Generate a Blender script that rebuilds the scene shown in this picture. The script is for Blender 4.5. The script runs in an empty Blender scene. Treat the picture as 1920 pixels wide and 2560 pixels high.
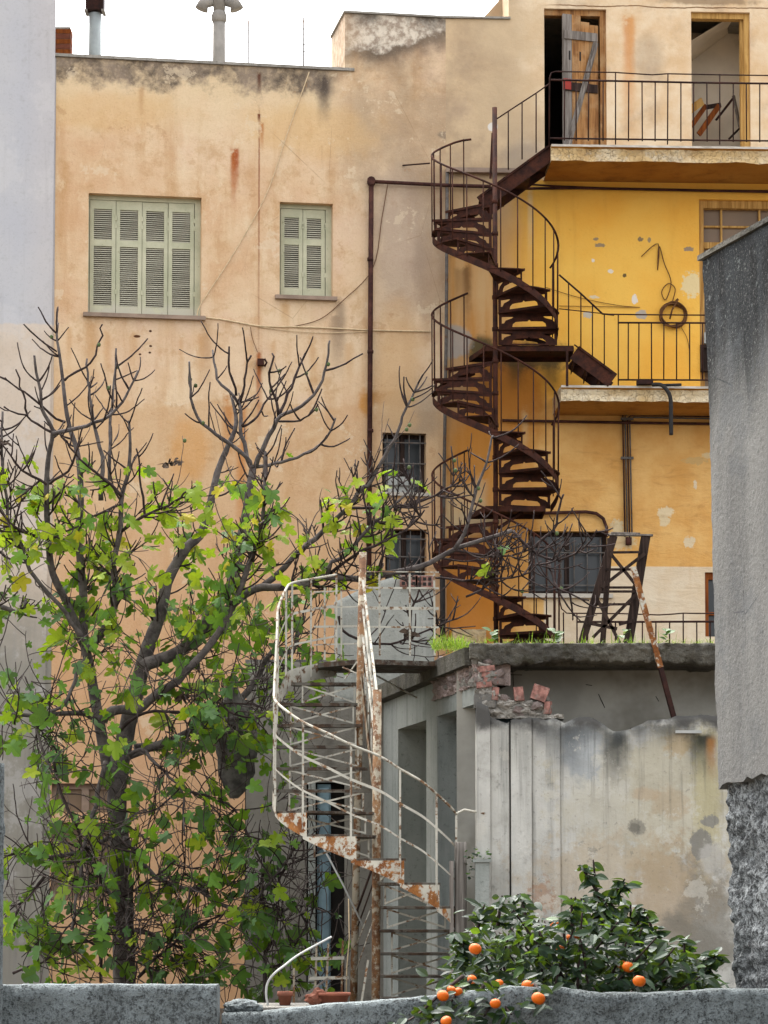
import bpy, bmesh, math, random
from mathutils import Vector, Matrix, noise as mnoise
R = math.radians
random.seed(7)
SC = bpy.context.scene
COL = SC.collection

# ------------------------------------------------------------------ camera
FPX, CX, HOR, PITCH = 7083.0, 960.0, 2199.0, R(3.9)
ROW0 = HOR - FPX * math.tan(PITCH)
EYE = Vector((0, 0, 1.6))
cam = bpy.data.cameras.new('camera')
cam.sensor_fit = 'HORIZONTAL'; cam.sensor_width = 36.0
cam.lens = 36.0 * FPX / 1920.0
cam.shift_y = (ROW0 - 1280.0) / 1920.0
cam.clip_start = 0.1; cam.clip_end = 3000
camo = bpy.data.objects.new('camera', cam); COL.objects.link(camo)
camo.location = EYE; camo.rotation_euler = (R(90) + PITCH, 0, 0)
SC.camera = camo

# ------------------------------------------------------------------ sky, sun, exposure
SUN_EL, SUN_AZ = R(58), R(343)          # veiled sun high behind the houses: the facades stand in open shade
w = bpy.data.worlds.new('World'); SC.world = w; w.use_nodes = True
nt = w.node_tree; bg = nt.nodes['Background']
sky = nt.nodes.new('ShaderNodeTexSky'); sky.sky_type = 'NISHITA'; sky.sun_disc = False
sky.sun_elevation = SUN_EL; sky.sun_rotation = SUN_AZ
sky.air_density = 1.0; sky.dust_density = 5.0; sky.ozone_density = 1.0
hs = nt.nodes.new('ShaderNodeHueSaturation'); hs.inputs['Saturation'].default_value = 0.22
nt.links.new(sky.outputs[0], hs.inputs['Color']); nt.links.new(hs.outputs[0], bg.inputs['Color'])
bg.inputs['Strength'].default_value = 0.15
sl = bpy.data.lights.new('sun', 'SUN'); sl.energy = 0.6; sl.angle = R(40); sl.color = (1.0, 0.95, 0.87)
so = bpy.data.objects.new('sun', sl); COL.objects.link(so)
sd = Vector((math.sin(SUN_AZ) * math.cos(SUN_EL), math.cos(SUN_AZ) * math.cos(SUN_EL), math.sin(SUN_EL)))
so.rotation_euler = sd.to_track_quat('Z', 'Y').to_euler(); so.location = (0, 0, 40)
SC.view_settings.view_transform = 'Standard'; SC.view_settings.look = 'None'
SC.view_settings.gamma = 1.0; SC.view_settings.use_curve_mapping = False
SC.view_settings.exposure = 2.42
SC.render.engine = 'CYCLES'; SC.cycles.max_bounces = 6; SC.cycles.diffuse_bounces = 4; SC.cycles.glossy_bounces = 2; SC.cycles.transparent_max_bounces = 6
SC.cycles.use_denoising = True

# ------------------------------------------------------------------ from photograph measurements to the place
CROPS = dict(F=(0, 0, .864), C1=(0, 0, 1.728), C2=(800, 0, 1.481), C3=(1000, 300, 2.765), C4=(900, 800, 2.572),
             C5=(1300, 700, 2.305), T1=(0, 780, 1.843), T2=(0, 1600, 1.843), S3=(640, 1350, 2.765),
             S4=(640, 1950, 2.765), R5=(1040, 1560, 1.885), TA=(0, 780, 3.318), TB=(400, 780, 3.0164),
             TC=(0, 1330, 3.318), TD=(400, 1330, 3.318), TE=(800, 1050, 2.37), TF=(0, 1900, 3.0164), D1=(1320, 0, 2.765))
def S(c, x, y):
    a, b, s = CROPS[c]; return a + x / s, b + y / s
CT, ST = math.cos(PITCH), math.sin(PITCH)
def ray(px, py):
    x = (px - CX) / FPX; y = -(py - ROW0) / FPX
    return Vector((x, -y * ST + CT, y * CT + ST))
def at(c, x, y, Y):                       # the point seen there, Y metres away
    d = ray(*S(c, x, y)); return EYE + d * (Y / d.y)
def proj(p):
    q = Vector(p) - EYE
    zc = q.y * CT + q.z * ST; yc = -q.y * ST + q.z * CT
    return CX + FPX * q.x / zc, ROW0 - FPX * yc / zc
def pxm(px, Y): return px * Y / FPX
class Frame:                              # a vertical wall plane: u along it, z up, +y into the building
    def __init__(s, x, y, ang):
        s.o = Vector((x, y, 0)); s.a = ang
        s.ux = Vector((math.cos(ang), math.sin(ang), 0)); s.uy = Vector((-math.sin(ang), math.cos(ang), 0))
    def loc(s, c, x, y, w=0.0):           # w = metres in front of the plane
        d = ray(*S(c, x, y)); o = s.o - s.uy * w
        t = (o - EYE).dot(s.uy) / d.dot(s.uy); p = EYE + d * t
        return (p - s.o).dot(s.ux), p.z
    def u(s, c, x, y=1000, w=0.0): return s.loc(c, x, y, w)[0]
    def z(s, c, x, y, w=0.0): return s.loc(c, x, y, w)[1]
    def world(s, u, yy, z): 
        p = s.o + s.ux * u + s.uy * yy; return Vector((p.x, p.y, z))
    def matrix(s): return Matrix.Translation(s.o) @ Matrix.Rotation(s.a, 4, 'Z')

# ------------------------------------------------------------------ mesh helpers
class MB:
    def __init__(s): s.v = []; s.f = []; s.sm = []
    def face(s, pts, smooth=False):
        n = len(s.v); s.v += [tuple(p) for p in pts]; s.f.append(tuple(range(n, n + len(pts)))); s.sm.append(smooth); return s
    def box(s, a, b):
        x0, x1 = sorted((a[0], b[0])); y0, y1 = sorted((a[1], b[1])); z0, z1 = sorted((a[2], b[2]))
        n = len(s.v)
        s.v += [(x0, y0, z0), (x1, y0, z0), (x1, y1, z0), (x0, y1, z0), (x0, y0, z1), (x1, y0, z1), (x1, y1, z1), (x0, y1, z1)]
        for q in ((0, 3, 2, 1), (4, 5, 6, 7), (0, 1, 5, 4), (1, 2, 6, 5), (2, 3, 7, 6), (3, 0, 4, 7)):
            s.f.append(tuple(n + i for i in q)); s.sm.append(False)
        return s
    def bar(s, p, q, wd, th, side=None):  # rectangular bar from p to q
        p = Vector(p); q = Vector(q); d = (q - p).normalized()
        if side is None:
            side = d.cross(Vector((0, 0, 1)))
            if side.length < .05: side = Vector((1, 0, 0))
        side = Vector(side); side = (side - d * side.dot(d)).normalized(); up = side.cross(d).normalized()
        n = len(s.v)
        for e in (p, q):
            for a, b in ((-1, -1), (1, -1), (1, 1), (-1, 1)):
                s.v.append(tuple(e + side * (a * wd / 2) + up * (b * th / 2)))
        for f in ((0, 1, 2, 3), (7, 6, 5, 4), (0, 4, 5, 1), (1, 5, 6, 2), (2, 6, 7, 3), (3, 7, 4, 0)):
            s.f.append(tuple(n + i for i in f)); s.sm.append(False)
        return s
    def tube(s, pts, rad, k=6, cap=True):
        pts = [Vector(p) for p in pts]
        if not isinstance(rad, (list, tuple)): rad = [rad] * len(pts)
        n0 = len(s.v); up = None
        for i, p in enumerate(pts):
            d = (pts[min(i + 1, len(pts) - 1)] - pts[max(i - 1, 0)])
            if d.length < 1e-9: d = Vector((0, 0, 1))
            d.normalize()
            if up is None:
                up = d.cross(Vector((0.13, 0.9, 0.31)))
                if up.length < .1: up = d.cross(Vector((1, 0, 0)))
            up = (up - d * up.dot(d)).normalized(); sd = d.cross(up)
            for j in range(k):
                a = 2 * math.pi * j / k
                s.v.append(tuple(p + (up * math.cos(a) + sd * math.sin(a)) * rad[i]))
        for i in range(len(pts) - 1):
            for j in range(k):
                a = n0 + i * k + j; b = n0 + i * k + (j + 1) % k
                s.f.append((a, b, b + k, a + k)); s.sm.append(True)
        if cap:
            s.f.append(tuple(n0 + j for j in reversed(range(k)))); s.sm.append(False)
            e = n0 + (len(pts) - 1) * k; s.f.append(tuple(e + j for j in range(k))); s.sm.append(False)
        return s
    def ribbon(s, pts, offs, th=None):    # strip between pts[i] and pts[i]+offs[i]
        for i in range(len(pts) - 1):
            a, b = Vector(pts[i]), Vector(pts[i + 1])
            s.face([a, b, b + Vector(offs[i + 1]), a + Vector(offs[i])])
        return s
    def prism(s, poly, fn, t0, t1):       # polygon (a,b) -> fn(a,b,t), extruded between t0 and t1
        n = len(poly)
        s.face([fn(a, b, t0) for a, b in poly]); s.face([fn(a, b, t1) for a, b in reversed(poly)])
        for i in range(n):
            a = poly[i]; b = poly[(i + 1) % n]
            s.face([fn(a[0], a[1], t0), fn(a[0], a[1], t1), fn(b[0], b[1], t1), fn(b[0], b[1], t0)])
        return s
    def mesh(s, name, m):
        me = bpy.data.meshes.new(name); me.from_pydata(s.v, [], s.f)
        me.polygons.foreach_set('use_smooth', s.sm)
        if m: me.materials.append(m)
        me.update(); return me
    def build(s, name, m, parent=None, fix=True):
        me = s.mesh(name, m)
        if fix:
            bm = bmesh.new(); bm.from_mesh(me); bmesh.ops.remove_doubles(bm, verts=bm.verts, dist=1e-5)
            bmesh.ops.recalc_face_normals(bm, faces=bm.faces); bm.to_mesh(me); bm.free()
        o = bpy.data.objects.new(name, me); COL.objects.link(o)
        if parent: o.parent = parent
        return o
def empty(name, loc=(0, 0, 0), rz=0.0):
    o = bpy.data.objects.new(name, None); COL.objects.link(o); o.location = loc; o.rotation_euler = (0, 0, rz); return o
def tag(o, label=None, cat=None, group=None, kind=None):
    if label: o['label'] = label
    if cat: o['category'] = cat
    if group: o['group'] = group
    if kind: o['kind'] = kind
    return o
def inst(me, name, parent=None, mw=None):
    o = bpy.data.objects.new(name, me); COL.objects.link(o)
    if parent: o.parent = parent
    if mw is not None: o.matrix_local = mw
    return o
def fr_empty(name, fr): return empty(name, fr.o, fr.a)
def nz(x, y, z, s=1.0): return mnoise.noise(Vector((x * s, y * s, z * s)))
def fbm(x, y, z, s, o=4): return mnoise.fractal(Vector((x * s, y * s, z * s)), 1.0, 2.0, o)

# ------------------------------------------------------------------ material helpers
ALB = 0.78                                # picture values back to real reflectance
def lin(h):
    h = h.lstrip('#'); c = [int(h[i:i + 2], 16) / 255 for i in (0, 2, 4)]
    return tuple(ALB * (x / 12.92 if x <= .04045 else ((x + .055) / 1.055) ** 2.4) for x in c) + (1.0,)
class NT:
    def __init__(s, name):
        s.m = bpy.data.materials.new(name); s.m.use_nodes = True; s.t = s.m.node_tree
        s.b = s.t.nodes['Principled BSDF']; s.out = s.t.nodes['Material Output']
        s.tc = s.t.nodes.new('ShaderNodeTexCoord'); s.P = s.tc.outputs['Object']
        s._x = None
    def put(s, sock, v):
        if isinstance(v, bpy.types.NodeSocket): s.t.links.new(v, sock)
        elif isinstance(v, (tuple, list)) and len(v) == 3 and len(sock.default_value) == 4: sock.default_value = (*v, 1)
        else: sock.default_value = v
    def n(s, t, ins=None, **pr):
        x = s.t.nodes.new(t)
        for k, v in pr.items(): setattr(x, k, v)
        for k, v in (ins or {}).items(): s.put(x.inputs[k], v)
        return x
    def xyz(s):
        if not s._x: s._x = s.n('ShaderNodeSeparateXYZ', {0: s.P}).outputs
        return s._x
    def vm(s, op, a, b=None, c=None):
        i = {0: a}
        if b is not None: i[1] = b
        x = s.n('ShaderNodeVectorMath', i, operation=op); return x.outputs['Value' if op in ('LENGTH', 'DOT_PRODUCT') else 'Vector']
    def ma(s, op, a, b=None, clamp=False):
        i = {0: a}
        if b is not None: i[1] = b
        return s.n('ShaderNodeMath', i, operation=op, use_clamp=clamp).outputs[0]
    def noise(s, scale, detail=4, rough=.55, dist=0.0, sc=None, off=None):
        v = s.P
        if sc: v = s.vm('MULTIPLY', v, sc)
        if off: v = s.vm('ADD', v, off)
        return s.n('ShaderNodeTexNoise', {'Vector': v, 'Scale': scale, 'Detail': detail, 'Roughness': rough, 'Distortion': dist}).outputs[0]
    def voro(s, scale, feat='F1', sc=None):
        v = s.P if not sc else s.vm('MULTIPLY', s.P, sc)
        return s.n('ShaderNodeTexVoronoi', {'Vector': v, 'Scale': scale}, feature=feat).outputs[0]
    def mr(s, v, a, b, c=0.0, d=1.0, smooth=True):
        return s.n('ShaderNodeMapRange', {0: v, 1: a, 2: b, 3: c, 4: d}, interpolation_type='SMOOTHSTEP' if smooth else 'LINEAR').outputs[0]
    def mix(s, f, a, b, blend='MIX'):
        x = s.n('ShaderNodeMix', None, data_type='RGBA', blend_type=blend)
        s.put(x.inputs[0], f); s.put(x.inputs[6], a); s.put(x.inputs[7], b); return x.outputs[2]
    def blob(s, cu, cz, ru, rz, nse, amp=.5, soft=.35):      # soft-edged worn patch of its own shape
        v = s.vm('SUBTRACT', s.P, (cu, 0, cz)); v = s.vm('MULTIPLY', v, (1 / ru, 0, 1 / rz))
        l = s.vm('LENGTH', v); l = s.ma('ADD', l, s.ma('MULTIPLY', s.ma('SUBTRACT', nse, .5), amp * 2))
        return s.mr(l, 1 + soft, 1 - soft)
    def drip(s, cu, ztop, ru, ln, nse, amp=.7):              # run-off streak hanging from a point
        x, y, z = s.xyz()
        dx = s.ma('ABSOLUTE', s.ma('ADD', s.ma('MULTIPLY', s.ma('SUBTRACT', x, cu), 1 / ru), s.ma('MULTIPLY', s.ma('SUBTRACT', nse, .5), amp)))
        a = s.mr(dx, 1.15, .1)
        t = s.ma('MULTIPLY', s.ma('SUBTRACT', ztop, z), 1 / ln)
        t = s.ma('ADD', t, s.ma('MULTIPLY', s.ma('SUBTRACT', nse, .5), .5))
        return s.ma('MULTIPLY', a, s.ma('MULTIPLY', s.mr(t, -.04, .10), s.mr(t, 1.0, .12)))
    def mul(s, a, b): return s.ma('MULTIPLY', a, b)
    def done(s, color, rough=.9, bump=None, bstr=.3, bdist=.02, metal=0.0, spec=.15):
        s.put(s.b.inputs['Base Color'], color); s.put(s.b.inputs['Roughness'], rough); s.put(s.b.inputs['Metallic'], metal)
        s.b.inputs['Specular IOR Level'].default_value = spec
        if bump is not None:
            bn = s.n('ShaderNodeBump', {'Strength': bstr, 'Distance': bdist, 'Height': bump}); s.t.links.new(bn.outputs[0], s.b.inputs['Normal'])
        return s.m
# ------------------------------------------------------------------ frames of the big walls
A = Frame((1117 - CX) / FPX * 36, 36.0, R(10))      # peach wing on the left
B = Frame(A.o.x, 36.0, R(3))                        # yellow wing on the right
SIDE = Frame(.892, 26.0, math.atan2(-.988, .153))   # flank of the outbuilding, running back
FRONT = Frame(.892, 26.0, 0.0)                      # ruined front of the outbuilding
BACK = Frame(0.0, 31.8, 0.0)                        # grey wall behind the white stair
GZ = 0.0
ROOFZ = 3.76

# ------------------------------------------------------------------ materials
def m_plain(name, col, rough=.8, var=.12, scale=6, bstr=.25, metal=0.0, grime=None):
    t = NT(name); n = t.noise(scale, 5, .6); c = lin(col)
    d = tuple(x * (1 - var * 2) for x in c[:3]); l = tuple(min(1, x * (1 + var)) for x in c[:3])
    k = t.mix(t.mr(n, .3, .7), d, l)
    if grime: k = t.mix(t.mr(t.noise(scale * .4, 5, .65, off=(3, 1, 7)), .5, .68), k, lin(grime)[:3])
    return t.done(k, rough, t.noise(scale * 12, 3), bstr, .004, metal)

def m_facade_a():
    t = NT('peach_plaster'); x, y, z = t.xyz()
    big = t.noise(.55, 5, .6); mid = t.noise(2.2, 6, .62); fin = t.noise(9, 5, .65)
    strk = t.noise(1.0, 5, .6, sc=(3.5, 1, .35)); strk2 = t.noise(1.0, 4, .6, sc=(9, 1, .5), off=(4, 0, 2))
    c = t.mix(t.mr(big, .3, .7), lin('#dcb38a')[:3], lin('#eed3b0')[:3])
    c = t.mix(t.mr(t.noise(.7, 5, .6, off=(6, 3, 1)), .48, .66, 0, .6), c, lin('#e6c6aa')[:3])
    c = t.mix(t.mr(mid, .35, .75, 0, .55), c, lin('#ebcfa8')[:3])
    c = t.mix(t.mul(t.mr(strk, .46, .75), .5), c, lin('#c28f58')[:3])
    c = t.mix(t.mr(t.noise(3.4, 7, .72, off=(7, 1, 3)), .5, .68, 0, .5), c, lin('#c59a68')[:3])
    c = t.mix(t.mr(t.noise(4.5, 6, .7, sc=(1, 1, .5), off=(1, 9, 5)), .54, .66, 0, .45), c, lin('#f0d8b4')[:3])
    # stronger, tan plaster below the old repair line
    zl = A.z('TB', 600, 700)
    low = t.mr(t.ma('ADD', z, t.ma('MULTIPLY', t.ma('SUBTRACT', mid, .5), .7)), zl + .06, zl - .06)
    c = t.mix(t.mul(t.mul(low, .5), t.mr(big, .3, .6, .35, 1)), c, t.mix(fin, lin('#c49560')[:3], lin('#d6ab78')[:3]))
    zl2 = A.z('T2', 600, 100)
    sal = t.mr(z, zl2 + 3.0, zl2)
    c = t.mix(t.mul(sal, .5), c, lin('#dca678')[:3])
    edge = t.ma('ABSOLUTE', t.ma('SUBTRACT', t.ma('ADD', z, t.ma('MULTIPLY', t.ma('SUBTRACT', mid, .5), .7)), zl + .03))
    c = t.mix(t.mul(t.mr(edge, .035, .0), t.mr(t.noise(1.3, 4, .6, off=(2, 2, 6)), .5, .62, 0, .55)), c, lin('#efdcbc')[:3])
    # bleached and mouldy band under the parapet
    zt = 11.96; zz = t.ma('ADD', z, t.ma('MULTIPLY', t.ma('SUBTRACT', t.noise(1.6, 5, .6), .5), 1.1))
    lt = t.mr(x, -1.3, -1.6)
    c = t.mix(t.mul(t.mul(t.mr(zz, zt - 1.0, zt - .35), .8), lt), c, lin('#e9cfa6')[:3])
    dk = t.mul(t.mul(t.mr(t.ma('ADD', z, t.ma('MULTIPLY', t.ma('SUBTRACT', t.noise(2.6, 6, .68), .5), 1.5)), zt - .42, zt - .05), lt), t.mr(fin, .2, .6, .4, 1))
    c = t.mix(t.mul(dk, .9), c, t.mix(t.mr(mid, .4, .6), lin('#463e3b')[:3], lin('#8a7a6c')[:3]))
    # tall block: grey weathering with a pale flaked crown
    rt = t.mr(x, -1.75, -.9)
    gz = t.mul(t.mr(z, 9.6, 10.6), t.mul(rt, t.mr(t.noise(.9, 6, .65, off=(1, 0, 9)), .36, .58)))
    c = t.mix(t.mul(gz, .62), c, lin('#9a8064')[:3])
    tl = t.ma('SUBTRACT', t.ma('ADD', z, t.ma('MULTIPLY', x, -.33)), t.ma('MULTIPLY', t.ma('SUBTRACT', mid, .5), .7))
    pal = t.mr(tl, 12.52, 12.6)
    c = t.mix(t.mul(t.mul(t.mr(tl, 12.2, 12.55), t.mr(tl, 12.66, 12.55)), t.mul(rt, .8)), c, lin('#5b5148')[:3])
    c = t.mix(t.mul(pal, t.mul(rt, .85)), c, t.mix(t.mr(fin, .4, .62), lin('#efe3cf')[:3], lin('#a49484')[:3]))
    c = t.mix(t.mul(t.mr(z, 12.45, 12.75), t.mul(rt, t.mr(mid, .4, .6))), c, lin('#5c544c')[:3])
    # grey soot round the stair foot and smudges, rust runs, pits
    def P(*a): return A.loc(*a)
    def bl(cr, px, py, ru, rz, col, k=.7, nse=None, amp=.7, soft=.4):
        nonlocal c
        u, v = P(cr, px, py); c = t.mix(t.mul(t.blob(u, v, ru, rz, nse or mid, amp, soft), k), c, lin(col)[:3])
    def dr(cr, px, py, ru, ln, col, k=.8):
        nonlocal c
        u, v = P(cr, px, py); c = t.mix(t.mul(t.drip(u, v, ru, ln, fin), k), c, lin(col)[:3])
    bl('C2', 300, 880, .35, 1.1, '#b7a391', .6); bl('C2', 420, 950, .25, .9, '#a8927c', .55)
    bl('C2', 465, 500, .12, .05, '#6d6257', .9, fin, .5, .2); bl('C2', 340, 480, .9, .6, '#c2a888', .45)
    bl('C1', 1350, 560, .8, .35, '#e2b97f', .5); bl('C1', 450, 480, 1.0, .25, '#dfb275', .4)
    dr('C1', 1008, 636, .05, .9, '#b05f28', .95); dr('C1', 1022, 640, .045, .62, '#a8501f', .9)
    dr('C1', 1120, 490, .016, 4.2, '#8a4a2a', .75); dr('C1', 1132, 520, .035, .5, '#b8743c', .8); dr('C1', 1119, 492, .03, .14, '#6b2c14', 1)
    dr('C1', 1120, 310, .035, .35, '#5e3526', .95); dr('C1', 1400, 330, .12, .75, '#4d443f', .85); dr('C1', 610, 370, .05, .5, '#b98a58', .5)
    dr('TB', 745, 280, .05, 1.2, '#a65a26', .9); dr('TB', 520, 650, .12, 1.2, '#c07a34', .75); dr('TB', 630, 680, .06, 2.6, '#c27a3a', .7)
    dr('TB', 600, 1000, .07, 1.6, '#c47a30', .6); dr('TB', 1330, 0, .13, 1.1, '#a08468', .7); dr('TB', 350, 60, .10, 1.3, '#b68a5c', .55)
    dr('T1', 420, 30, .12, 1.0, '#c08c50', .6); dr('C1', 1470, 1300, .10, 1.0, '#a08a72', .7); dr('C1', 1230, 1300, .08, .5, '#c79a62', .6)
    for k in range(9): dr('F', 150 + 75 * k + 17 * math.sin(k * 9), 705 + 4 * k, .05 + .02 * (k % 3), .8 + .3 * (k % 2), '#c8955c', .45)
    bl('TB', 1560, 680, .10, .16, '#c98a3c', .8, fin); bl('C4', 200, 500, .3, .10, '#b98246', .8, fin); bl('C4', 330, 600, .35, .5, '#a4917a', .6)
    bl('T1', 870, 640, .25, .4, '#d99a4e', .5); bl('T1', 330, 420, .5, .5, '#e0b98a', .5)
    bl('C4', 240, 300, .3, .8, '#dcb483', .7)
    for q in ((630, 112), (693, 88), (690, 187), (694, 157), (645, 195)): bl('T1', q[0], q[1], .018, .014, '#4d3020', 1, fin, .3, .2)
    bl('T1', 632, 112, .045, .018, '#5d3a24', 1, fin, .3, .2)
    c = t.mix(t.mul(t.mr(strk2, .6, .85), .18), c, lin('#8d6b49')[:3])
    c = t.mix(t.mr(fin, .62, .8, 0, .3), c, lin('#a67c50')[:3])
    g1 = t.noise(38, 4, .75); c = t.mix(t.mr(g1, .52, .75, 0, .32), c, lin('#9c734c')[:3]); c = t.mix(t.mr(g1, .46, .25, 0, .3), c, lin('#f4dfc0')[:3])
    pe = t.noise(1.9, 9, .72, off=(5, 5, 2)); c = t.mix(t.mr(pe, .605, .615, 0, .5), c, lin('#e9d3b2')[:3]); c = t.mix(t.mr(pe, .375, .365, 0, .35), c, lin('#b98d5e')[:3])
    h = t.ma('ADD', t.noise(5, 6, .6), t.ma('MULTIPLY', t.noise(60, 2), .2))
    c = t.mix(t.mul(t.mr(t.voro(1.1, 'DISTANCE_TO_EDGE', (1, 1, .55)), .006, .0), t.mr(t.noise(.8, 4, .6, off=(8, 2, 2)), .52, .66, 0, .45)), c, lin('#8d6b48')[:3])
    return t.done(c, .93, h, .5, .03)

def m_facade_b():
    t = NT('yellow_plaster'); x, y, z = t.xyz()
    big = t.noise(.6, 5, .6); mid = t.noise(2.2, 6, .62); fin = t.noise(9, 5, .65); strk = t.noise(1.0, 5, .6, sc=(4, 1, .35))
    pale = t.mix(t.mr(mid, .3, .7), lin('#e2be92')[:3], lin('#f3dcba')[:3])
    gold = t.mix(t.mr(big, .3, .7), lin('#f9b446')[:3], lin('#ffca60')[:3])
    tan = t.mix(t.mr(mid, .3, .75), lin('#e4aa5e')[:3], lin('#f6c67e')[:3])
    zb = 10.62; zl = 7.72
    zn = t.ma('ADD', z, t.ma('MULTIPLY', t.ma('SUBTRACT', mid, .5), .35))
    c = t.mix(t.mr(zn, zl + .25, zl - .2), gold, tan)
    c = t.mix(t.mr(z, zb - .02, zb + .02), c, pale)
    # faded, dirtier strip left of the stair, orange run-off beside it
    xn = t.ma('ADD', x, t.ma('MULTIPLY', t.ma('SUBTRACT', t.noise(1.2, 5, .6), .5), .5))
    c = t.mix(t.mul(t.mul(t.mr(xn, 1.25, .55), t.mr(z, 5.9, 7.0, .75, 1)), t.mr(z, 10.6, 10.2)), c, t.mix(t.mr(strk, .35, .7), lin('#dcb27c')[:3], lin('#cf9450')[:3]))
    def bl(cr, px, py, ru, rz, col, k=.7, nse=None, amp=.7, soft=.4):
        nonlocal c
        u, v = B.loc(cr, px, py); c = t.mix(t.mul(t.blob(u, v, ru, rz, nse or mid, amp, soft), k), c, lin(col)[:3])
    def dr(cr, px, py, ru, ln, col, k=.8):
        nonlocal c
        u, v = B.loc(cr, px, py); c = t.mix(t.mul(t.drip(u, v, ru, ln, fin), k), c, lin(col)[:3])
    bl('C4', 1000, 400, .35, .6, '#b5661f', .75); bl('C4', 700, 600, .35, 1.2, '#c98436', .55); bl('C4', 900, 1100, .5, 1.6, '#d08a38', .6)
    bl('C4', 690, 1850, .45, .8, '#cf7f26', .8); dr('C4', 1060, 560, .06, 1.0, '#e3bd85', .7); dr('C3', 900, 480, .05, 1.2, '#efd09a', .8)
    dr('C4', 800, 120, .10, 1.4, '#8d5f33', .7); dr('C3', 460, 1000, .09, 1.0, '#7a5736', .8); dr('C3', 400, 1000, .07, .8, '#9a7448', .6)
    bl('C3', 560, 1590, .18, .18, '#4f4a33', .9, fin); bl('C4', 1100, 230, .55, .18, '#3f3a2c', .85, fin); dr('C4', 1000, 260, .14, .5, '#5c4a2d', .8); dr('C4', 1230, 250, .16, .55, '#5c4a2d', .8)
    bl('C4', 600, 400, .22, .5, '#b39a78', .6); bl('C4', 600, 140, .24, .22, '#a9a49c', .8, fin, .4, .15)
    bl('C4', 760, 1280, .35, .12, '#8f8f7a', .7, fin); dr('C4', 780, 1000, .12, 1.0, '#d6b68b', .6); bl('C4', 650, 1230, .3, .3, '#d8bd92', .7)
    nfl = t.noise(17, 5, .72)
    # flaked spots: grey undercoat and white plaster
    for cr, px, py, ru, rz, col in (('C2', 1020, 885, .03, .016, '#a08d6f'), ('C2', 1035, 908, .06, .022, '#a08d6f'), ('C2', 1187, 886, .03, .022, '#8d7a5e'), ('C2', 1218, 888, .018, .03, '#a08d6f'), ('C2', 1365, 922, .05, .025, '#9d8c78'),
            ('C2', 1010, 965, .015, .022, '#efe3cf'), ('C2', 1078, 1005, .03, .025, '#efe3cf'), ('C2', 1128, 1020, .02, .02, '#6b5a3c'), ('C2', 1165, 1108, .035, .045, '#efe6d8'), ('C2', 1380, 1055, .12, .13, '#f0d9a4'), ('C2', 1190, 1165, .06, .05, '#b9b0a4'), ('C2', 990, 1165, .05, .035, '#c9bfae'), ('C2', 1015, 1100, .05, .018, '#e7d7b4'),
            ('C5', 840, 1340, .085, .06, '#efd9b0'), ('C5', 830, 1380, .06, .07, '#ead3a8'), ('C5', 975, 1510, .06, .06, '#e8d3ae'), ('C5', 1010, 1180, .02, .05, '#ecd9b8'), ('C5', 560, 1420, .07, .07, '#e6cfa4'), ('C5', 580, 1500, .16, .10, '#e2c698'), ('C5', 1010, 1040, .13, .04, '#dcb679'), ('C5', 1080, 1010, .06, .03, '#e9cf9e')):
        bl(cr, px, py, ru * 1.2, rz * 1.2, col, .95, nfl, 1.3, .10)
    # wrinkled, sagging render
    wr = t.noise(1.0, 6, .65, .6, sc=(2.2, 1, 7)); wz = t.mul(t.mr(z, 7.4, 7.0), t.mr(x, 1.2, 1.8))
    c = t.mix(t.mul(t.mr(wr, .52, .72), t.mul(wz, .4)), c, lin('#a8713a')[:3])
    # upper storey: streaks and grey patches
    up = t.mr(z, zb, zb + .1)
    wj = t.mul(t.mr(z, 9.6, 10.6), t.mr(xn, 1.2, .7))
    c = t.mix(t.mul(wj, .9), c, t.mix(t.mr(t.noise(.9, 6, .65, off=(1, 0, 9)), .36, .6), lin('#dcbf98')[:3], lin('#b39a7c')[:3]))
    c = t.mix(t.mul(up, t.mr(t.noise(1.6, 6, .66, off=(5, 0, 0)), .5, .72, 0, .6)), c, lin('#b39a80')[:3])
    dr('D1', 690, 90, .09, 1.9, '#d58f4e', .75); dr('D1', 720, 100, .06, 1.5, '#dc9a55', .6); bl('D1', 830, 400, .2, .3, '#b9a48a', .5); bl('D1', 100, 900, .5, .2, '#b8a184', .6)
    bl('C2', 760, 590, .3, .25, '#a39482', .7); bl('C2', 700, 380, .5, .5, '#d0b692', .7); bl('C2', 640, 470, .065, .06, '#e9e2d6', .95, fin, .3, .1)
    bl('D1', 1250, 10, .6, .05, '#9c8264', .8, fin); bl('C2', 740, 120, .6, .4, '#d8bf9b', .6)
    zc = B.z('D1', 700, 45); xs = t.ma('ADD', z, t.ma('MULTIPLY', t.ma('SUBTRACT', t.noise(1.5, 4), .5), .12))
    c = t.mix(t.mul(t.mr(t.ma('ABSOLUTE', t.ma('SUBTRACT', xs, zc)), .012, .003), t.mr(x, 1.2, 1.6)), c, lin('#7c5a3a')[:3])
    # cream base course
    zw = B.z('F', 1450, 1224); xw = t.mr(x, B.u('C4', 1170), B.u('C4', 1190))
    c = t.mix(t.mul(t.mr(z, zw + .006, zw - .006), xw), c, t.mix(t.mr(mid, .35, .7), lin('#e6cdaa')[:3], lin('#f1dfc2')[:3]))
    c = t.mix(t.mul(t.mr(strk, .55, .85), .35), c, lin('#b67a38')[:3])
    c = t.mix(t.mr(fin, .6, .8, 0, .25), c, lin('#a8702c')[:3])
    g1 = t.noise(38, 4, .75); c = t.mix(t.mr(g1, .54, .75, 0, .22), c, lin('#a06c2c')[:3])
    h = t.ma('ADD', t.noise(5, 6, .6), t.ma('ADD', t.ma('MULTIPLY', t.noise(60, 2), .1), t.mul(wr, t.mul(wz, 1.6))))
    return t.done(c, .93, h, .4, .035)

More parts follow.
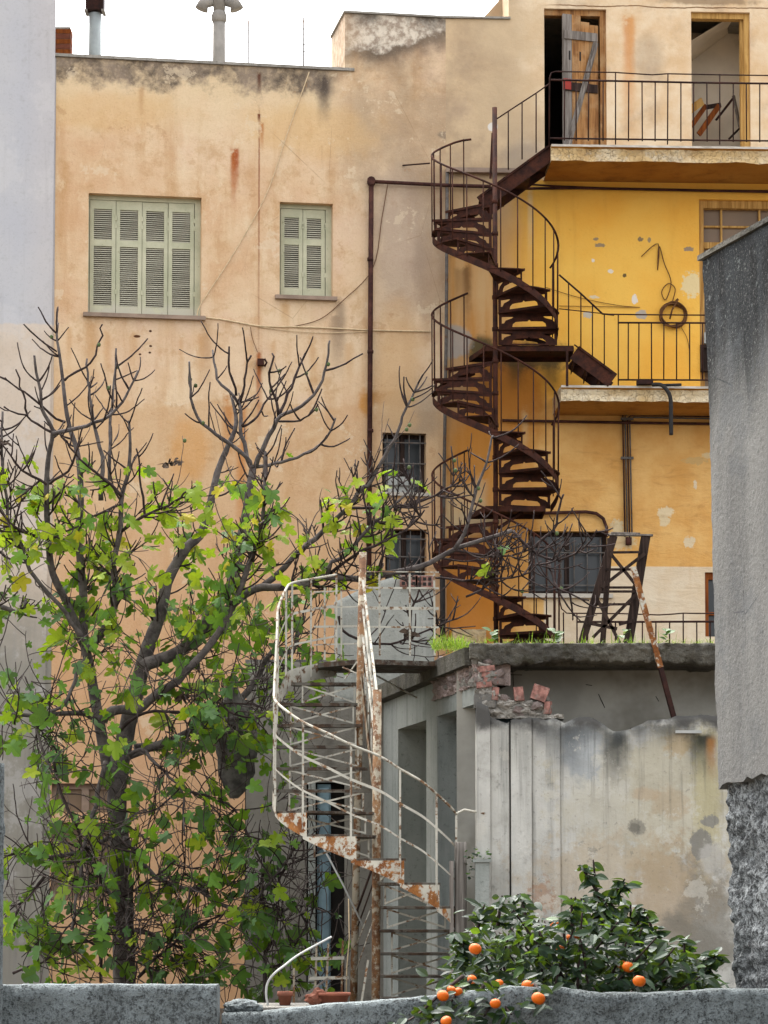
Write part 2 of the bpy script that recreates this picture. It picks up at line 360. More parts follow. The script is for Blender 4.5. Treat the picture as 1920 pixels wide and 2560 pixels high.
def m_neighbour():
    t = NT('pale_render'); x, y, z = t.xyz(); mid = t.noise(1.4, 6, .62); fin = t.noise(12, 4)
    zl = A.z('F', 60, 702)
    up = t.mix(t.mr(t.noise(.5, 4), .35, .65), lin('#c4c3c6')[:3], lin('#cfccca')[:3])
    up = t.mix(t.mul(t.mr(x, -5.5, -5.1), .35), up, lin('#cfc4bc')[:3])
    dn = t.mix(t.mr(mid, .35, .7), lin('#d3bfa9')[:3], lin('#dfcfbd')[:3])
    dn = t.mix(t.mr(t.ma('ADD', z, t.ma('MULTIPLY', t.ma('SUBTRACT', mid, .5), 1.5)), 5.6, 4.2), dn, lin('#9c9689')[:3])
    dn = t.mix(t.mul(t.mr(t.noise(1, 5, .6, sc=(5, 1, .4)), .5, .75), t.mr(z, 5.5, 4, 0, .5)), dn, lin('#6d675c')[:3])
    zz = t.ma('ADD', z, t.ma('MULTIPLY', t.ma('SUBTRACT', t.noise(3, 6, .65), .5), .22))
    c = t.mix(t.mr(zz, zl - .02, zl + .02), dn, up)
    c = t.mix(t.mr(fin, .55, .8, 0, .3), c, lin('#9a948c')[:3]); g1 = t.noise(40, 4, .75); c = t.mix(t.mr(g1, .52, .74, 0, .3), c, lin('#8f8b88')[:3])
    c = t.mix(t.mr(t.noise(1.1, 8, .7, off=(3, 8, 1)), .54, .6, 0, .25), c, lin('#dedad6')[:3]); c = t.mix(t.mul(t.mr(t.noise(1, 6, .65, sc=(6, 1, .3), off=(2, 2, 2)), .54, .72), .3), c, lin('#9f9a96')[:3])
    return t.done(c, .9, t.ma('ADD', t.noise(4, 5), t.mul(t.noise(70, 2), .1)), .25, .02)

def m_rust(name, base, hi, paint=None, amt=.5):
    t = NT(name); n = t.noise(7, 6, .65); f = t.noise(40, 3)
    c = t.mix(t.mr(n, .35, .68), lin(base)[:3], lin(hi)[:3])
    c = t.mix(t.mr(f, .45, .8, 0, .5), c, lin('#1c100c')[:3])
    if paint:
        pn = t.noise(9, 7, .72, off=(2, 5, 1)); pm = t.mr(pn, amt - .03, amt + .05)
        g = t.mix(t.mr(t.noise(3, 5), .3, .7), lin(paint)[:3], tuple(v * .72 for v in lin(paint)[:3]))
        c = t.mix(pm, c, g)
    return t.done(c, .8, t.ma('ADD', n, f), .4, .004, 0.0)

def m_concrete(name, base, dark, light, scale=1.0, bstr=.6, speck=.5, bd=.03, moss=None):
    t = NT(name); big = t.noise(.9 * scale, 6, .62); mid = t.noise(4 * scale, 6, .68); fin = t.noise(24 * scale, 4, .7)
    strk = t.noise(1.0, 5, .62, sc=(5 * scale, 5 * scale, .4))
    c = t.mix(t.mr(big, .3, .7), lin(base)[:3], lin(light)[:3])
    c = t.mix(t.mul(t.mr(strk, .48, .75), .5), c, lin(dark)[:3])
    c = t.mix(t.mr(mid, .55, .78, 0, .6), c, lin(dark)[:3])
    c = t.mix(t.mr(fin, .58, .72, 0, speck), c, tuple(v * .4 for v in lin(dark)[:3]))
    if moss: c = t.mix(t.mul(t.mr(mid, .5, .65), .7), c, lin(moss)[:3])
    return t.done(c, .95, t.ma('ADD', t.ma('MULTIPLY', mid, 1.0), t.ma('MULTIPLY', fin, .6)), bstr, bd)

def m_stucco(name, pale, dark, thr=.52, scale=1.0, tint=None):      # coarse spatter-dash render, speckled dark by fine noise
    t = NT(name); a = t.noise(30 * scale, 4, .75); b = t.noise(2.2, 6, .6); d = t.noise(75 * scale, 3, .7)
    g = t.ma('ADD', t.ma('ADD', t.mul(a, .55), t.mul(d, .45)), t.mul(t.ma('SUBTRACT', b, .5), .28))
    c = t.mix(t.mr(g, thr - .09, thr + .09), lin(pale)[:3], lin(dark)[:3]); c = t.mix(t.mr(b, .4, .7, 0, .45), c, tuple(v * .5 for v in lin(pale)[:3]))
    if tint: c = t.mix(t.mr(t.noise(1.1, 4, .6, off=(3, 3, 3)), .45, .7, 0, .75), c, lin(tint)[:3], 'MULTIPLY')
    return t.done(c, .95, t.ma('ADD', a, t.mul(d, .6)), 1.0, .025)

def m_wood(name, base, dark, grain=(30, 30, 1.5), knots=0.0, grey=None):
    t = NT(name); g = t.noise(1.0, 6, .65, .4, sc=grain); f = t.noise(14, 4)
    c = t.mix(t.mr(g, .32, .7), lin(dark)[:3], lin(base)[:3])
    if grey: c = t.mix(t.mr(t.noise(2.5, 5, .6), .45, .65), c, lin(grey)[:3])
    c = t.mix(t.mr(f, .6, .8, 0, .4), c, lin(dark)[:3])
    return t.done(c, .85, g, .5, .006)

def m_shutter():
    t = NT('green_shutter_paint'); x, y, z = t.xyz(); n = t.noise(3, 6, .65); f = t.noise(30, 4, .7)
    c = t.mix(t.mr(n, .3, .7), lin('#b6b597')[:3], lin('#cfcbad')[:3])
    zs = t.ma('ADD', z, t.mul(t.ma('SUBTRACT', t.noise(6, 5, .7), .5), .7))
    c = t.mix(t.mr(zs, 8.9, 8.72, 0, .8), c, lin('#c9c2ae')[:3])
    c = t.mix(t.mr(f, .62, .72, 0, .55), c, lin('#77694f')[:3])
    return t.done(c, .75, f, .3, .004)

def m_glass(name, col='#20262a', rough=.25):
    t = NT(name); n = t.noise(2, 4)
    c = t.mix(n, lin(col)[:3], tuple(v * 1.8 for v in lin(col)[:3])); return t.done(c, rough, spec=.5)

def m_outfront():
    t = NT('stained_grey_plaster'); x, y, z = t.xyz(); big = t.noise(.9, 6, .62); mid = t.noise(3, 6, .65); fin = t.noise(20, 4, .68)
    strk = t.noise(1.0, 6, .62, sc=(6, 6, .3)); nfl = t.noise(17, 5, .72)
    c = t.mix(t.mr(big, .3, .7), lin('#b6b3a9')[:3], lin('#d4d1c7')[:3])
    c = t.mix(t.mul(t.mr(strk, .44, .68), .42), c, lin('#74756f')[:3]); c = t.mix(t.mr(t.noise(2.2, 7, .72, off=(4, 4, 4)), .5, .66, 0, .45), c, lin('#7c7a70')[:3])
    c = t.mix(t.mul(t.mr(strk, .5, .3), .5), c, lin('#bdbab2')[:3])
    nsh = t.noise(5, 7, .72, off=(1, 1, 4))
    def bl(px, py, ru, rz, col, k=.7, nse=None, amp=1.6, soft=.3):
        nonlocal c
        u, v = FRONT.loc('R5', px, py); c = t.mix(t.mul(t.blob(u + FRONT.o.x, v, ru, rz, nse or nsh, amp, soft), k), c, lin(col)[:3])
    def dr(px, py, ru, ln, col, k=.8):
        nonlocal c
        u, v = FRONT.loc('R5', px, py); c = t.mix(t.mul(t.drip(u + FRONT.o.x, v, ru, ln, mid, 1.4), k), c, lin(col)[:3])
    bl(1150, 850, .8, .7, '#b3a888', .55); bl(850, 850, .3, .9, '#c2bdae', .7); bl(1200, 850, .15, .15, '#b09a7a', .5); bl(1080, 800, .12, .06, '#b59c7c', .5)
    bl(1000, 1230, .9, .45, '#b3a084', .5); bl(1200, 1300, .35, .5, '#ab9474', .5); bl(780, 600, .18, .3, '#9aa2a8', .6)
    bl(1370, 800, .12, .7, '#b3a878', .55, nfl, 1.2, .4); bl(1240, 560, .13, .12, '#b0966a', .6, nfl, 1.2); dr(1345, 500, .16, .5, '#30322a', .95); dr(1390, 520, .06, .5, '#a1672e', .7)
    dr(940, 480, .16, .7, '#3a3c3a', .95); dr(720, 470, .2, .6, '#55595a', .85); dr(1180, 470, .2, .3, '#4c4e4a', .7); dr(830, 460, .3, .25, '#55595a', .7); dr(1060, 470, .12, .3, '#55595a', .7); dr(600, 470, .14, .3, '#55585a', .7)
    bl(1380, 1390, .30, .45, '#7d776b', .7, mid, 1.3, .3); bl(1300, 1500, .3, .2, '#7d776b', .6, mid, 1.3, .3); bl(1345, 1040, .10, .14, '#85827a', .9, nfl, .7, .1); bl(1385, 930, .08, .055, '#8a877f', .9, nfl, .9, .12)
    bl(1033, 963, .045, .045, '#2a2825', 1, nfl, 1.2, .15); bl(1040, 958, .08, .07, '#8a8578', .8, nfl, 1.0, .2); bl(1395, 1100, .1, .15, '#b8b4ab', .8); bl(590, 1290, .12, .15, '#9a6a45', .5, fin)  # near-black spot paints the shade inside a hole in the plaster
    zt = FRONT.z('R5', 900, 470)
    pl = t.noise(1.5, 8, .72, off=(9, 2, 2)); c = t.mix(t.mr(pl, .565, .585, 0, .5), c, lin('#c9c4b6')[:3]); c = t.mix(t.mr(pl, .40, .385, 0, .45), c, lin('#77746a')[:3])
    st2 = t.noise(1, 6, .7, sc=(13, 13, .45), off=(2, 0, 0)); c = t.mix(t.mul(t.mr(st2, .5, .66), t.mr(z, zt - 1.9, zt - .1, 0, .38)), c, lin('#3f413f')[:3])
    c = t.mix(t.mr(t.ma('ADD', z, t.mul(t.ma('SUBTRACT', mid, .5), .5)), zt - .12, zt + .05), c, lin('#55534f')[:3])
    c = t.mix(t.mr(fin, .58, .75, 0, .5), c, lin('#5b5a56')[:3])
    return t.done(c, .95, t.ma('ADD', mid, t.mul(fin, .5)), .5, .02)

def m_balc():
    t = NT('balcony_plaster'); mid = t.noise(4, 6, .7); fin = t.noise(22, 5, .7); big = t.noise(1.6, 5, .6)
    c = t.mix(t.mr(big, .35, .65), lin('#d8b884')[:3], lin('#ecdcbc')[:3])
    c = t.mix(t.mr(mid, .55, .60, 0, .7), c, t.mix(t.mr(fin, .35, .65), lin('#b8a280')[:3], lin('#dccdb2')[:3]))
    c = t.mix(t.mr(t.noise(7, 6, .7, off=(3, 3, 3)), .62, .66, 0, .7), c, lin('#9c8866')[:3])
    w_ = t.vm('ADD', t.P, t.n('ShaderNodeTexNoise', {'Vector': t.P, 'Scale': 6.0}).outputs[1])
    cr = t.n('ShaderNodeTexVoronoi', {'Vector': w_, 'Scale': 5.0}, feature='DISTANCE_TO_EDGE').outputs[0]
    c = t.mix(t.mul(t.mr(cr, .022, .004), t.mr(big, .52, .62, 0, .8)), c, lin('#7a6044')[:3])
    c = t.mix(t.mul(t.mr(t.noise(1, 5, .6, sc=(8, 8, .6)), .5, .75), .5), c, lin('#a87c44')[:3])
    return t.done(c, .95, t.ma('ADD', t.mul(mid, 1.2), t.mul(t.mr(cr, 0, .04), .8)), .8, .03)
M = dict(
    block=m_concrete('whitewashed_block', '#a5a59c', '#62645f', '#bcbbb2', 1.2, .5, .4), fa=m_facade_a(), fb=m_facade_b(), nb=m_neighbour(), shut=m_shutter(), outf=m_outfront(),
    brown=m_rust('brown_rusted_iron', '#301d18', '#532e20'), rail=m_rust('dark_rusted_rail', '#2b1c19', '#452820'),
    pipe=m_rust('rusty_pipe', '#3a2320', '#5c3a30'), white=m_rust('flaking_white_iron', '#6b5240', '#8e6c4c', '#cbc6b6', .44),
    whiter=m_rust('rust_bitten_white_plate', '#7a4a28', '#a8703c', '#d2ccba', .49),
    whitet=m_rust('grimy_tread_iron', '#3d332b', '#5e4a3a', '#6c675d', .5),
    newel=m_rust('rusted_painted_post', '#6a4a34', '#8e6a48', '#b5aa94', .50),
    conc=m_concrete('weathered_concrete', '#6d6a64', '#3a3835', '#8a867e', 1, .8, .6, .04),
    slab=m_concrete('mossy_slab_concrete', '#5c5952', '#2e2c28', '#7d786c', 1.4, 1.0, .7, .06, '#4d4a38'),
    balc=m_balc(),
    soff=m_concrete('balcony_soffit', '#a8702c', '#6e431a', '#c08a40', .8, .4, .15),  # underside shade and warm bounced light put into the colour
    grey=m_concrete('grey_render', '#857f75', '#524d45', '#9a9489', .8, .5, .35),
    side=m_concrete('bluish_grey_render', '#92968f', '#50544f', '#adaea6', .8, .45, .5),
    inner=m_plain('pale_inner_plaster', '#b3aea2', .95, .1, 2.0, .3, 0, '#8f897c'),
    rwall=m_concrete('smooth_grey_render', '#8a8c8c', '#5d6062', '#9c9d9b', .9, .35, .35),
    rstone=m_stucco('coarse_dark_render', '#a6a9a8', '#383838', .49, .9),
    rough=m_stucco('pale_spatter_render', '#929a9a', '#434545', .53, 1.3),
    blue=m_plain('faded_blue_paint', '#8ba3ad', .8, .14, 4, .3, 0, '#5d6c72'),
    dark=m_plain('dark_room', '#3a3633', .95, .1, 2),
    room=m_plain('whitewashed_room', '#eadcc6', .95, .08, 1.5, .3, 0, '#a8957c'),
    sill=m_plain('worn_marble_sill', '#a08a78', .7, .12, 5), marble=m_plain('pale_sill', '#cfc5b6', .7, .1, 5),
    wood=m_wood('weathered_door_boards', '#c48f58', '#7c5230', (24, 24, 1.2), 0, '#bb9468'),
    woodg=m_wood('grey_timber', '#9c938a', '#635a52', (26, 26, 1.5)),
    woodd=m_wood('dark_timber', '#4a3a32', '#241a16', (26, 26, 2)),
    woodo=m_wood('orange_board', '#a05a28', '#6a3314', (20, 20, 2)),
    frame=m_wood('ochre_frame_wood', '#dcb06a', '#a87c40', (22, 22, 1.6)),
    post=m_wood('grey_oak_post', '#938c83', '#58524c', (40, 40, 1.2)),
    brick=m_plain('pink_hollow_brick', '#a5776b', .95, .3, 16, .9, 0, '#a39a8e'), terra=m_plain('terracotta', '#85503e', .9, .14, 8, .4, 0, '#6f4a3c'),
    stone=m_concrete('broken_masonry', '#a39c91', '#67615a', '#bab3a7', 3, 1.0, .6, .03),
    stonep=m_concrete('pinkish_rubble', '#a8938a', '#6c5a54', '#b9a9a0', 3, 1.0, .5, .03),
    vent=m_plain('grey_vent_cement', '#9c968d', .85, .1, 5), ventm=m_plain('pale_sheet_metal', '#a9b0ae', .55, .08, 4),
    cable=m_plain('pale_cable', '#e2c8a0', .8, .1, 20), cabled=m_plain('dark_cable', '#33302e', .7, .1, 20), hose=m_plain('brown_hose', '#6e4a2c', .7, .1, 20),
    bars=m_plain('grey_window_bars', '#6e6862', .8, .15, 20, .2, 0, '#6b4f3a'), glass=m_glass('dusty_glass', '#14181a', .3), glassw=m_glass('mesh_glass', '#6f5a44', .5),
    plast=m_plain('white_plastic', '#b3b3ad', .5, .05, 6), red=m_plain('red_plastic', '#a33a30', .5, .1, 6),
    ground=m_concrete('courtyard_earth', '#5c5348', '#39332c', '#6f665a', 1, .8, .5), roofing=m_concrete('old_roof_screed', '#7c766c', '#4a463f', '#928b7f', 1, .6, .4),
)

# ------------------------------------------------------------------ wall with openings
def wall(mb, u0, u1, z0, z1, holes, y=0.0, reveal=.22):
    us = sorted({u0, u1} | {v for h in holes for v in h[:2] if u0 < v < u1})
    zs = sorted({z0, z1} | {v for h in holes for v in h[2:4] if z0 < v < z1})
    for i in range(len(us) - 1):
        for j in range(len(zs) - 1):
            cu, cz = (us[i] + us[i + 1]) / 2, (zs[j] + zs[j + 1]) / 2
            if any(h[0] < cu < h[1] and h[2] < cz < h[3] for h in holes): continue
            mb.face([(us[i], y, zs[j]), (us[i + 1], y, zs[j]), (us[i + 1], y, zs[j + 1]), (us[i], y, zs[j + 1])])
    for h in holes:
        a, b, c, d = h[:4]; r = h[4] if len(h) > 4 else reveal
        mb.face([(a, y, c), (a, y + r, c), (a, y + r, d), (a, y, d)]); mb.face([(b, y, c), (b, y, d), (b, y + r, d), (b, y + r, c)])
        mb.face([(a, y, d), (a, y + r, d), (b, y + r, d), (b, y, d)]); mb.face([(a, y, c), (b, y, c), (b, y + r, c), (a, y + r, c)])
    return mb
def room(mb, a, b, c, d, y0, y1, ex=.5):      # closed dark room behind an opening, open towards the viewer
    a -= ex; b += ex; d += ex * .6
    mb.face([(a, y1, c), (b, y1, c), (b, y1, d), (a, y1, d)]); mb.face([(a, y0, c), (a, y1, c), (a, y1, d), (a, y0, d)])
    mb.face([(b, y0, c), (b, y0, d), (b, y1, d), (b, y1, c)]); mb.face([(a, y0, d), (a, y1, d), (b, y1, d), (b, y0, d)]); mb.face([(a, y0, c), (b, y0, c), (b, y1, c), (a, y1, c)])
    return mb

# ------------------------------------------------------------------ ground
g = MB()
g.face([(-900, -300, GZ), (900, -300, GZ), (900, 1500, GZ), (-900, 1500, GZ)])
tag(g.build('ground', M['ground']), kind='structure')

# ------------------------------------------------------------------ peach wing
PEACH = tag(fr_empty('apartment_building', A), 'peach plastered building wing with two green shuttered windows', 'building')
def hole(fr, c, x0, y0, x1, y1, r=.22):
    a, d = fr.loc(c, x0, y0); b, _ = fr.loc(c, x1, y0); _, cc = fr.loc(c, x0, y1); return [a, b, cc, d, r]
UL = A.u('F', 121, 200)
h1 = [-4.59, -3.16, 8.70, 10.235, .22]; h2 = [-2.16, -1.475, 9.01, 10.225, .22]
h3 = hole(A, 'F', 826, 934, 921, 1064, .2); h4 = hole(A, 'F', 832, 1142, 922, 1260, .2)
h5 = hole(A, 'TF', 390, 175, 960, 395, .15); h6 = hole(A, 'TF', 385, 470, 960, 1060, .2)
mb = MB(); wall(mb, UL, 0.0, GZ - .2, 11.96, [h1, h2, h3, h4, h5, h6])
wall(mb, -1.32, 0.0, 11.96, 12.72, [])
mb.face([(-1.32, 0, 11.9), (-1.32, 1.1, 11.9), (-1.32, 1.1, 12.72), (-1.32, 0, 12.72)])
mb.build('wall', M['fa'], PEACH)
# coping stones and roof
mb = MB(); mb.box((UL - .02, -.03, 11.963), (-1.2, .3, 12.0)); mb.build('parapet_coping', M['stone'], PEACH)
mb = MB(); mb.box((UL, .303, 11.2), (0, 7, 11.9)); mb.build('flat_roof', M['roofing'], PEACH)
mb = MB(); mb.box((-1.34, -.03, 12.723), (.1, 1.12, 12.75)); mb.build('block_coping', M['stone'], PEACH)
mb = MB(); mb.box((-1.315, .005, 11.905), (0, 1.09, 12.715)); mb.build('block_core', M['stone'], PEACH)

# shutters: leaf frames with slats
def slat_mesh(wd):
    s = MB(); s.bar((-wd / 2, 0, 0), (wd / 2, 0, 0), .031, .005, side=(0, .8, .6)); return s.mesh('slat', M['shut'])
def shutter(par, a, b, c, d, y, tilt):
    wd = b - a; st = .052; mid = c + (d - c) * .62
    s = MB()
    s.box((a + .003, y, c), (a + st, y + .035, d)); s.box((b - st, y, c), (b - .003, y + .035, d))
    for z0, z1 in ((c, c + .10), (mid - .035, mid + .045), (d - .11, d)): s.box((a + st, y + .002, z0), (b - st, y + .033, z1))
    for zz in (c + .25, mid + .2, d - .25): s.box((b - .012, y - .008, zz), (b + .012, y, zz + .06))
    o = s.build('shutter', M['shut'], par)
    me = slat_mesh(wd - 2 * st)
    for z0, z1 in ((c + .10, mid - .035), (mid + .045, d - .11)):
        n = int((z1 - z0) / .0262)
        for i in range(n):
            inst(me, 'slat', o, Matrix.Translation(((a + b) / 2, y + .018, z0 + (i + .5) * (z1 - z0) / n)) @ Matrix.Rotation(random.uniform(-.12, .06), 4, 'X'))
    bk = MB(); bk.box((a + st, y + .034, c + .1), (b - st, y + .038, d - .11)); bk.build('shutter_backing', M['dark'], o)
for (a, b, c, d, r), n, yy in ((h1, 4, .11), (h2, 2, .11)):
    fr = MB()
    fr.box((a, yy, c), (a + .02, yy + .08, d)); fr.box((b - .075, yy, c), (b, yy + .08, d)); fr.box((a + .02, yy, d - .055), (b - .075, yy + .08, d))
    fr.build('window_frame', M['shut'], PEACH)
    x0, x1 = a + .025, b - .08
    for i in range(n):
        shutter(PEACH, x0 + (x1 - x0) * i / n, x0 + (x1 - x0) * (i + 1) / n, c + .03, d - .06, yy + .005 + .006 * ((i * 7) % 3), 0)
    sl_ = MB(); sl_.box((a - .06, -.07, c - .045), (b + .05, .2, c + .004)); sl_.build('sill', M['sill'], PEACH)
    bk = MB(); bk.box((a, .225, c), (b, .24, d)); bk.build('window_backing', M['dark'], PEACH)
# small barred windows near the stair
def barred(par, h, nb, rings=False, pan=False):
    a, b, c, d, r = h
    f = MB()
    for x0, x1, z0, z1 in ((a, a + .05, c, d), (b - .05, b, c, d), (a + .05, b - .05, d - .05, d), (a + .05, b - .05, c, c + .05), ((a + b) / 2 - .03, (a + b) / 2 + .03, c + .05, d - .05)):
        f.box((x0, r - .05, z0), (x1, r, z1))
    wo = f.build('window_frame', M['woodd'], par)
    p = MB(); p.box((a + .05, r - .02, c + .05), ((a + b) / 2 - .03, r - .012, d - .05)); p.build('pane', M['glass'], wo)
    p = MB(); p.box(((a + b) / 2 + .03, r - .02, c + .05), (b - .05, r - .012, d - .05)); p.build('pane', M['glass'], wo)
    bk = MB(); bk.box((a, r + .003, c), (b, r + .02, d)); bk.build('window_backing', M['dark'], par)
    gm = MB(); zz = [c + .10, d - .12, (c + d) / 2] if not rings else [c + .12, d - .27]
    for z in zz: gm.bar((a, .04, z), (b, .04, z), .022, .014)
    go = gm.build('window_grille', M['bars'], par)
    for i in range(nb):
        x = a + (b - a) * (i + .5) / nb
        q = MB(); q.tube([(x, .055, c), (x, .055, d - (.08 if rings else 0))], .008, 5); q.build('bar', M['bars'], go)
        if rings and i < nb - 1:
            xc = x + (b - a) / nb / 2; q = MB()
            pts = [(xc + .05 * math.cos(t * math.pi / 6), .058, d - .20 + .05 * math.sin(t * math.pi / 6)) for t in range(13)]
            q.tube(pts, .007, 5, False); q.build('ring', M['bars'], go)
barred(PEACH, h3, 4); barred(PEACH, h4, 4)
mb = MB(); mb.box((h3[0] - .05, -.06, h3[2] - .04), (h3[1] + .05, .15, h3[2] + .003)); mb.build('sill', M['marble'], PEACH)
mb = MB(); mb.box((h3[0] + .06, .06, h3[2] + .01), (h3[1] - .15, .075, h3[2] + .22)); mb.build('window_curtain', M['plast'], PEACH)
# ground-floor window behind the fig
for a, b, c, d, r in (h5, h6):
    f = MB()
    for x0, x1, z0, z1 in ((a, a + .07, c, d), (b - .07, b, c, d), (a + .07, b - .07, d - .07, d), ((a + b) / 2 - .09, (a + b) / 2 + .0, c, d - .07)): f.box((x0, r - .06, z0), (x1, r, z1))
    wo = f.build('window_frame', M['sill'], PEACH)
    p = MB(); p.box((a + .07, r - .02, c), (b - .07, r - .012, d - .07)); p.build('pane', M['glassw'], wo)
    bk = MB(); bk.box((a, r + .003, c), (b, r + .02, d)); bk.build('window_backing', M['dark'], PEACH)

# neighbour at the far left, flush with the peach wing
NBR = tag(fr_empty('neighbour_building', A), 'plain pale grey building at the left edge, beige below', 'building')
mb = MB(); mb.face([(-9, -.04, GZ - .2), (UL - .12, -.04, GZ - .2), (UL - .03, -.04, 8.6), (UL + .0, -.04, 16), (-9, -.04, 16)])
mb.face([(UL - .12, -.04, GZ - .2), (UL - .12, .05, GZ - .2), (UL - .03, .05, 8.6), (UL - .03, -.04, 8.6)]); mb.face([(UL - .03, -.04, 8.6), (UL - .03, .05, 8.6), (UL, 6, 16), (UL, -.04, 16)])
mb.face([(-9, -.04, 16), (UL, -.04, 16), (UL, 6, 16), (-9, 6, 16)])
mb.build('wall', M['nb'], NBR)
mb = MB(); mb.face([(UL - .14, .004, GZ - .2), (UL + .01, .004, GZ - .2), (UL + .01, .004, 11.95), (UL - .14, .004, 11.95)]); mb.build('party_joint', M['nb'], NBR)

# ------------------------------------------------------------------ yellow wing
YEL = tag(fr_empty('apartment_building', B), 'golden yellow building wing with two balconies behind the brown stair', 'building')
d1 = [1.28, 2.09, 10.80, 12.875, .16]; d2 = [3.20, 3.97, 10.80, 12.865, .16]
d3 = [B.u('F', 1510, 500), 5.2, 7.80, 10.39, .2]
w4 = hole(B, 'F', 1141, 1147, 1312, 1283, .18); w5 = [B.u('F', 1523, 1300), 4.4, B.z('F', 1530, 1375), B.z('F', 1530, 1236), .18]
mb = MB(); wall(mb, 0.0, .82, GZ - .2, 12.72, []); wall(mb, .82, 6.5, GZ - .2, 13.6, [d1, d2, d3, w4, w5])
mb.face([(.82, 0, 12.7), (.82, 1.2, 12.7), (.82, 1.2, 13.6), (.82, 0, 13.6)])
mb.face([(.55, .9, 12.6), (.82, .9, 12.6), (.82, .9, 13.3), (.55, .9, 13.0)])
mb.build('wall', M['fb'], YEL)
mb = MB(); mb.box((0, -.03, 12.723), (.84, .4, 12.75)); mb.build('parapet_coping', M['stone'], YEL)
mb = MB(); mb.box((.0, .41, 12.0), (.82, 5, 12.7)); mb.build('flat_roof', M['roofing'], YEL)
mb = MB(); mb.box((.84, .41, 12.9), (6.5, 5, 13.5)); mb.build('roof_slab', M['roofing'], YEL)
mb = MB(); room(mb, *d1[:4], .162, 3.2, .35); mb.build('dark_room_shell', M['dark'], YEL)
mb = MB(); room(mb, d2[0], d2[1], d2[2], d2[3], .162, 1.05, .10); mb.build('whitewashed_room_shell', M['room'], YEL)
mb = MB()
for zz in (0,): mb.face([(d2[0] - .1, .17, 12.45), (d2[1] + .09, .17, 13.05), (d2[1] + .09, 1.04, 13.05), (d2[0] - .1, 1.04, 12.3)])
mb.build('sloping_stair_soffit', M['room'], YEL)
# timber door frames
for h, hd in ((d1, .1), (d2, .09)):
    a, b, c, d, r = h; f = MB()
    f.box((a, .05, d - .075), (b, r + .02, d)); f.box((b - .075, .05, c), (b, r + .02, d - .075)); 
    if h is d2: f.box((b - .11, .10, c), (b - .075, r + .03, d - .075))
    f.build('door_frame', M['frame'] if h is d2 else M['wood'], YEL)
# board door standing ajar
ux0, ux1 = d1[0] + .30, d1[1] - .10
DOOR = empty('board_door', (ux1, .10, 10.86), 0); DOOR.parent = YEL; DOOR.rotation_euler = (0, 0, R(17))
dw = .50; dh = 1.93
for i in range(4):
    x0 = -dw + i * dw / 4; q = MB(); q.box((x0 + .002, -.02, 0.02 * (i % 2)), (x0 + dw / 4 - .002, .015, dh - (.02 + .03 * i if i > 1 else 0))); q.build('plank', M['wood'] if i else M['woodg'], DOOR)
for z in (.92, 1.60):
    q = MB(); q.box((-dw + .01, -.045, z), (-.02, -.022, z + .11)); q.build('cross_batten', M['woodg'] if z > 1.2 else M['woodd'], DOOR)
q = MB(); q.bar((-.05, -.05, 1.58), (-dw + .05, -.05, .18), .07, .022, side=(0, 1, 0)); q.bar((-.05, -.05, 1.58), (-dw + .05, -.05, .18), .022, .07, side=(0, 1, 0)); q.build('diagonal_brace', M['woodg'], DOOR)
for x in (-.42, -.27):
    q = MB(); q.box((x, -.024, 1.33), (x + .022, -.021, 1.45)); q.build('slot', M['dark'], DOOR)
q = MB(); q.box((-dw + .0, -.05, .93), (-dw + .10, -.021, 1.07)); q.build('lock_box', M['red'], DOOR)
# glazed balcony door at right edge
a, b, c, d, r = d3
f = MB()
f.box((a, .06, c), (a + .07, r, d)); f.box((a + .07, .06, d - .10), (b, r, d)); f.box((a + .07, .10, d - .62), (b, r, d - .54))
for x in (a + .30, a + .80): f.box((x, .12, d - .54), (x + .025, r, d - .10)); f.box((x, .12, c), (x + .03, r, d - .62))
f.box((a + .07, .125, d - .34), (b, r - .005, d - .315))
wo = f.build('door_frame', M['frame'], YEL)
p = MB(); p.box((a + .07, .17, c), (b, .178, d - .1)); p.build('pane', M['glassw'], wo)
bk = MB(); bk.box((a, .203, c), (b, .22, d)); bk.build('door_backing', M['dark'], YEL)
f = MB(); x0, z0 = B.loc('C5', 1040, 515); x1, z1 = B.loc('C5', 1100, 375)
f.box((x0, -.06, z0 - .03), (x1 + .2, .05, z0)); f.box((x0, -.03, z0), (x0 + .04, .05, z1)); f.box((x0 + .04, -.03, z1 - .04), (x1 + .2, .05, z1)); f.box((x0 + .04, -.0, z0), (x1 + .2, .04, z1 - .04)); f.build('meter_box', M['woodd'], YEL)
f = MB(); f.box((x0 + .05, -.02, z1 + .02), (x1 + .2, .02, z1 + .16)); f.build('white_box', M['plast'], YEL)
barred(YEL, w4, 6, True)
mb = MB(); mb.box((w4[0] - .08, -.07, w4[2] - .05), (w4[1] + .06, .12, w4[2] + .003)); mb.build('sill', M['marble'], YEL)
a, b, c, d, r = w5
f = MB(); f.box((a, .04, c), (a + .05, .1, d)); f.box((a + .05, .05, d - .09), (b, .1, d)); f.box((a + .05, .05, c + .28), (b, .1, c + .32)); wo = f.build('window_frame', M['woodo'], YEL)
p = MB(); p.box((a + .05, .11, c), (b, .118, d)); p.build('pane', M['glass'], wo)
bk = MB(); bk.box((a, .182, c), (b, .2, d)); bk.build('window_backing', M['dark'], YEL)
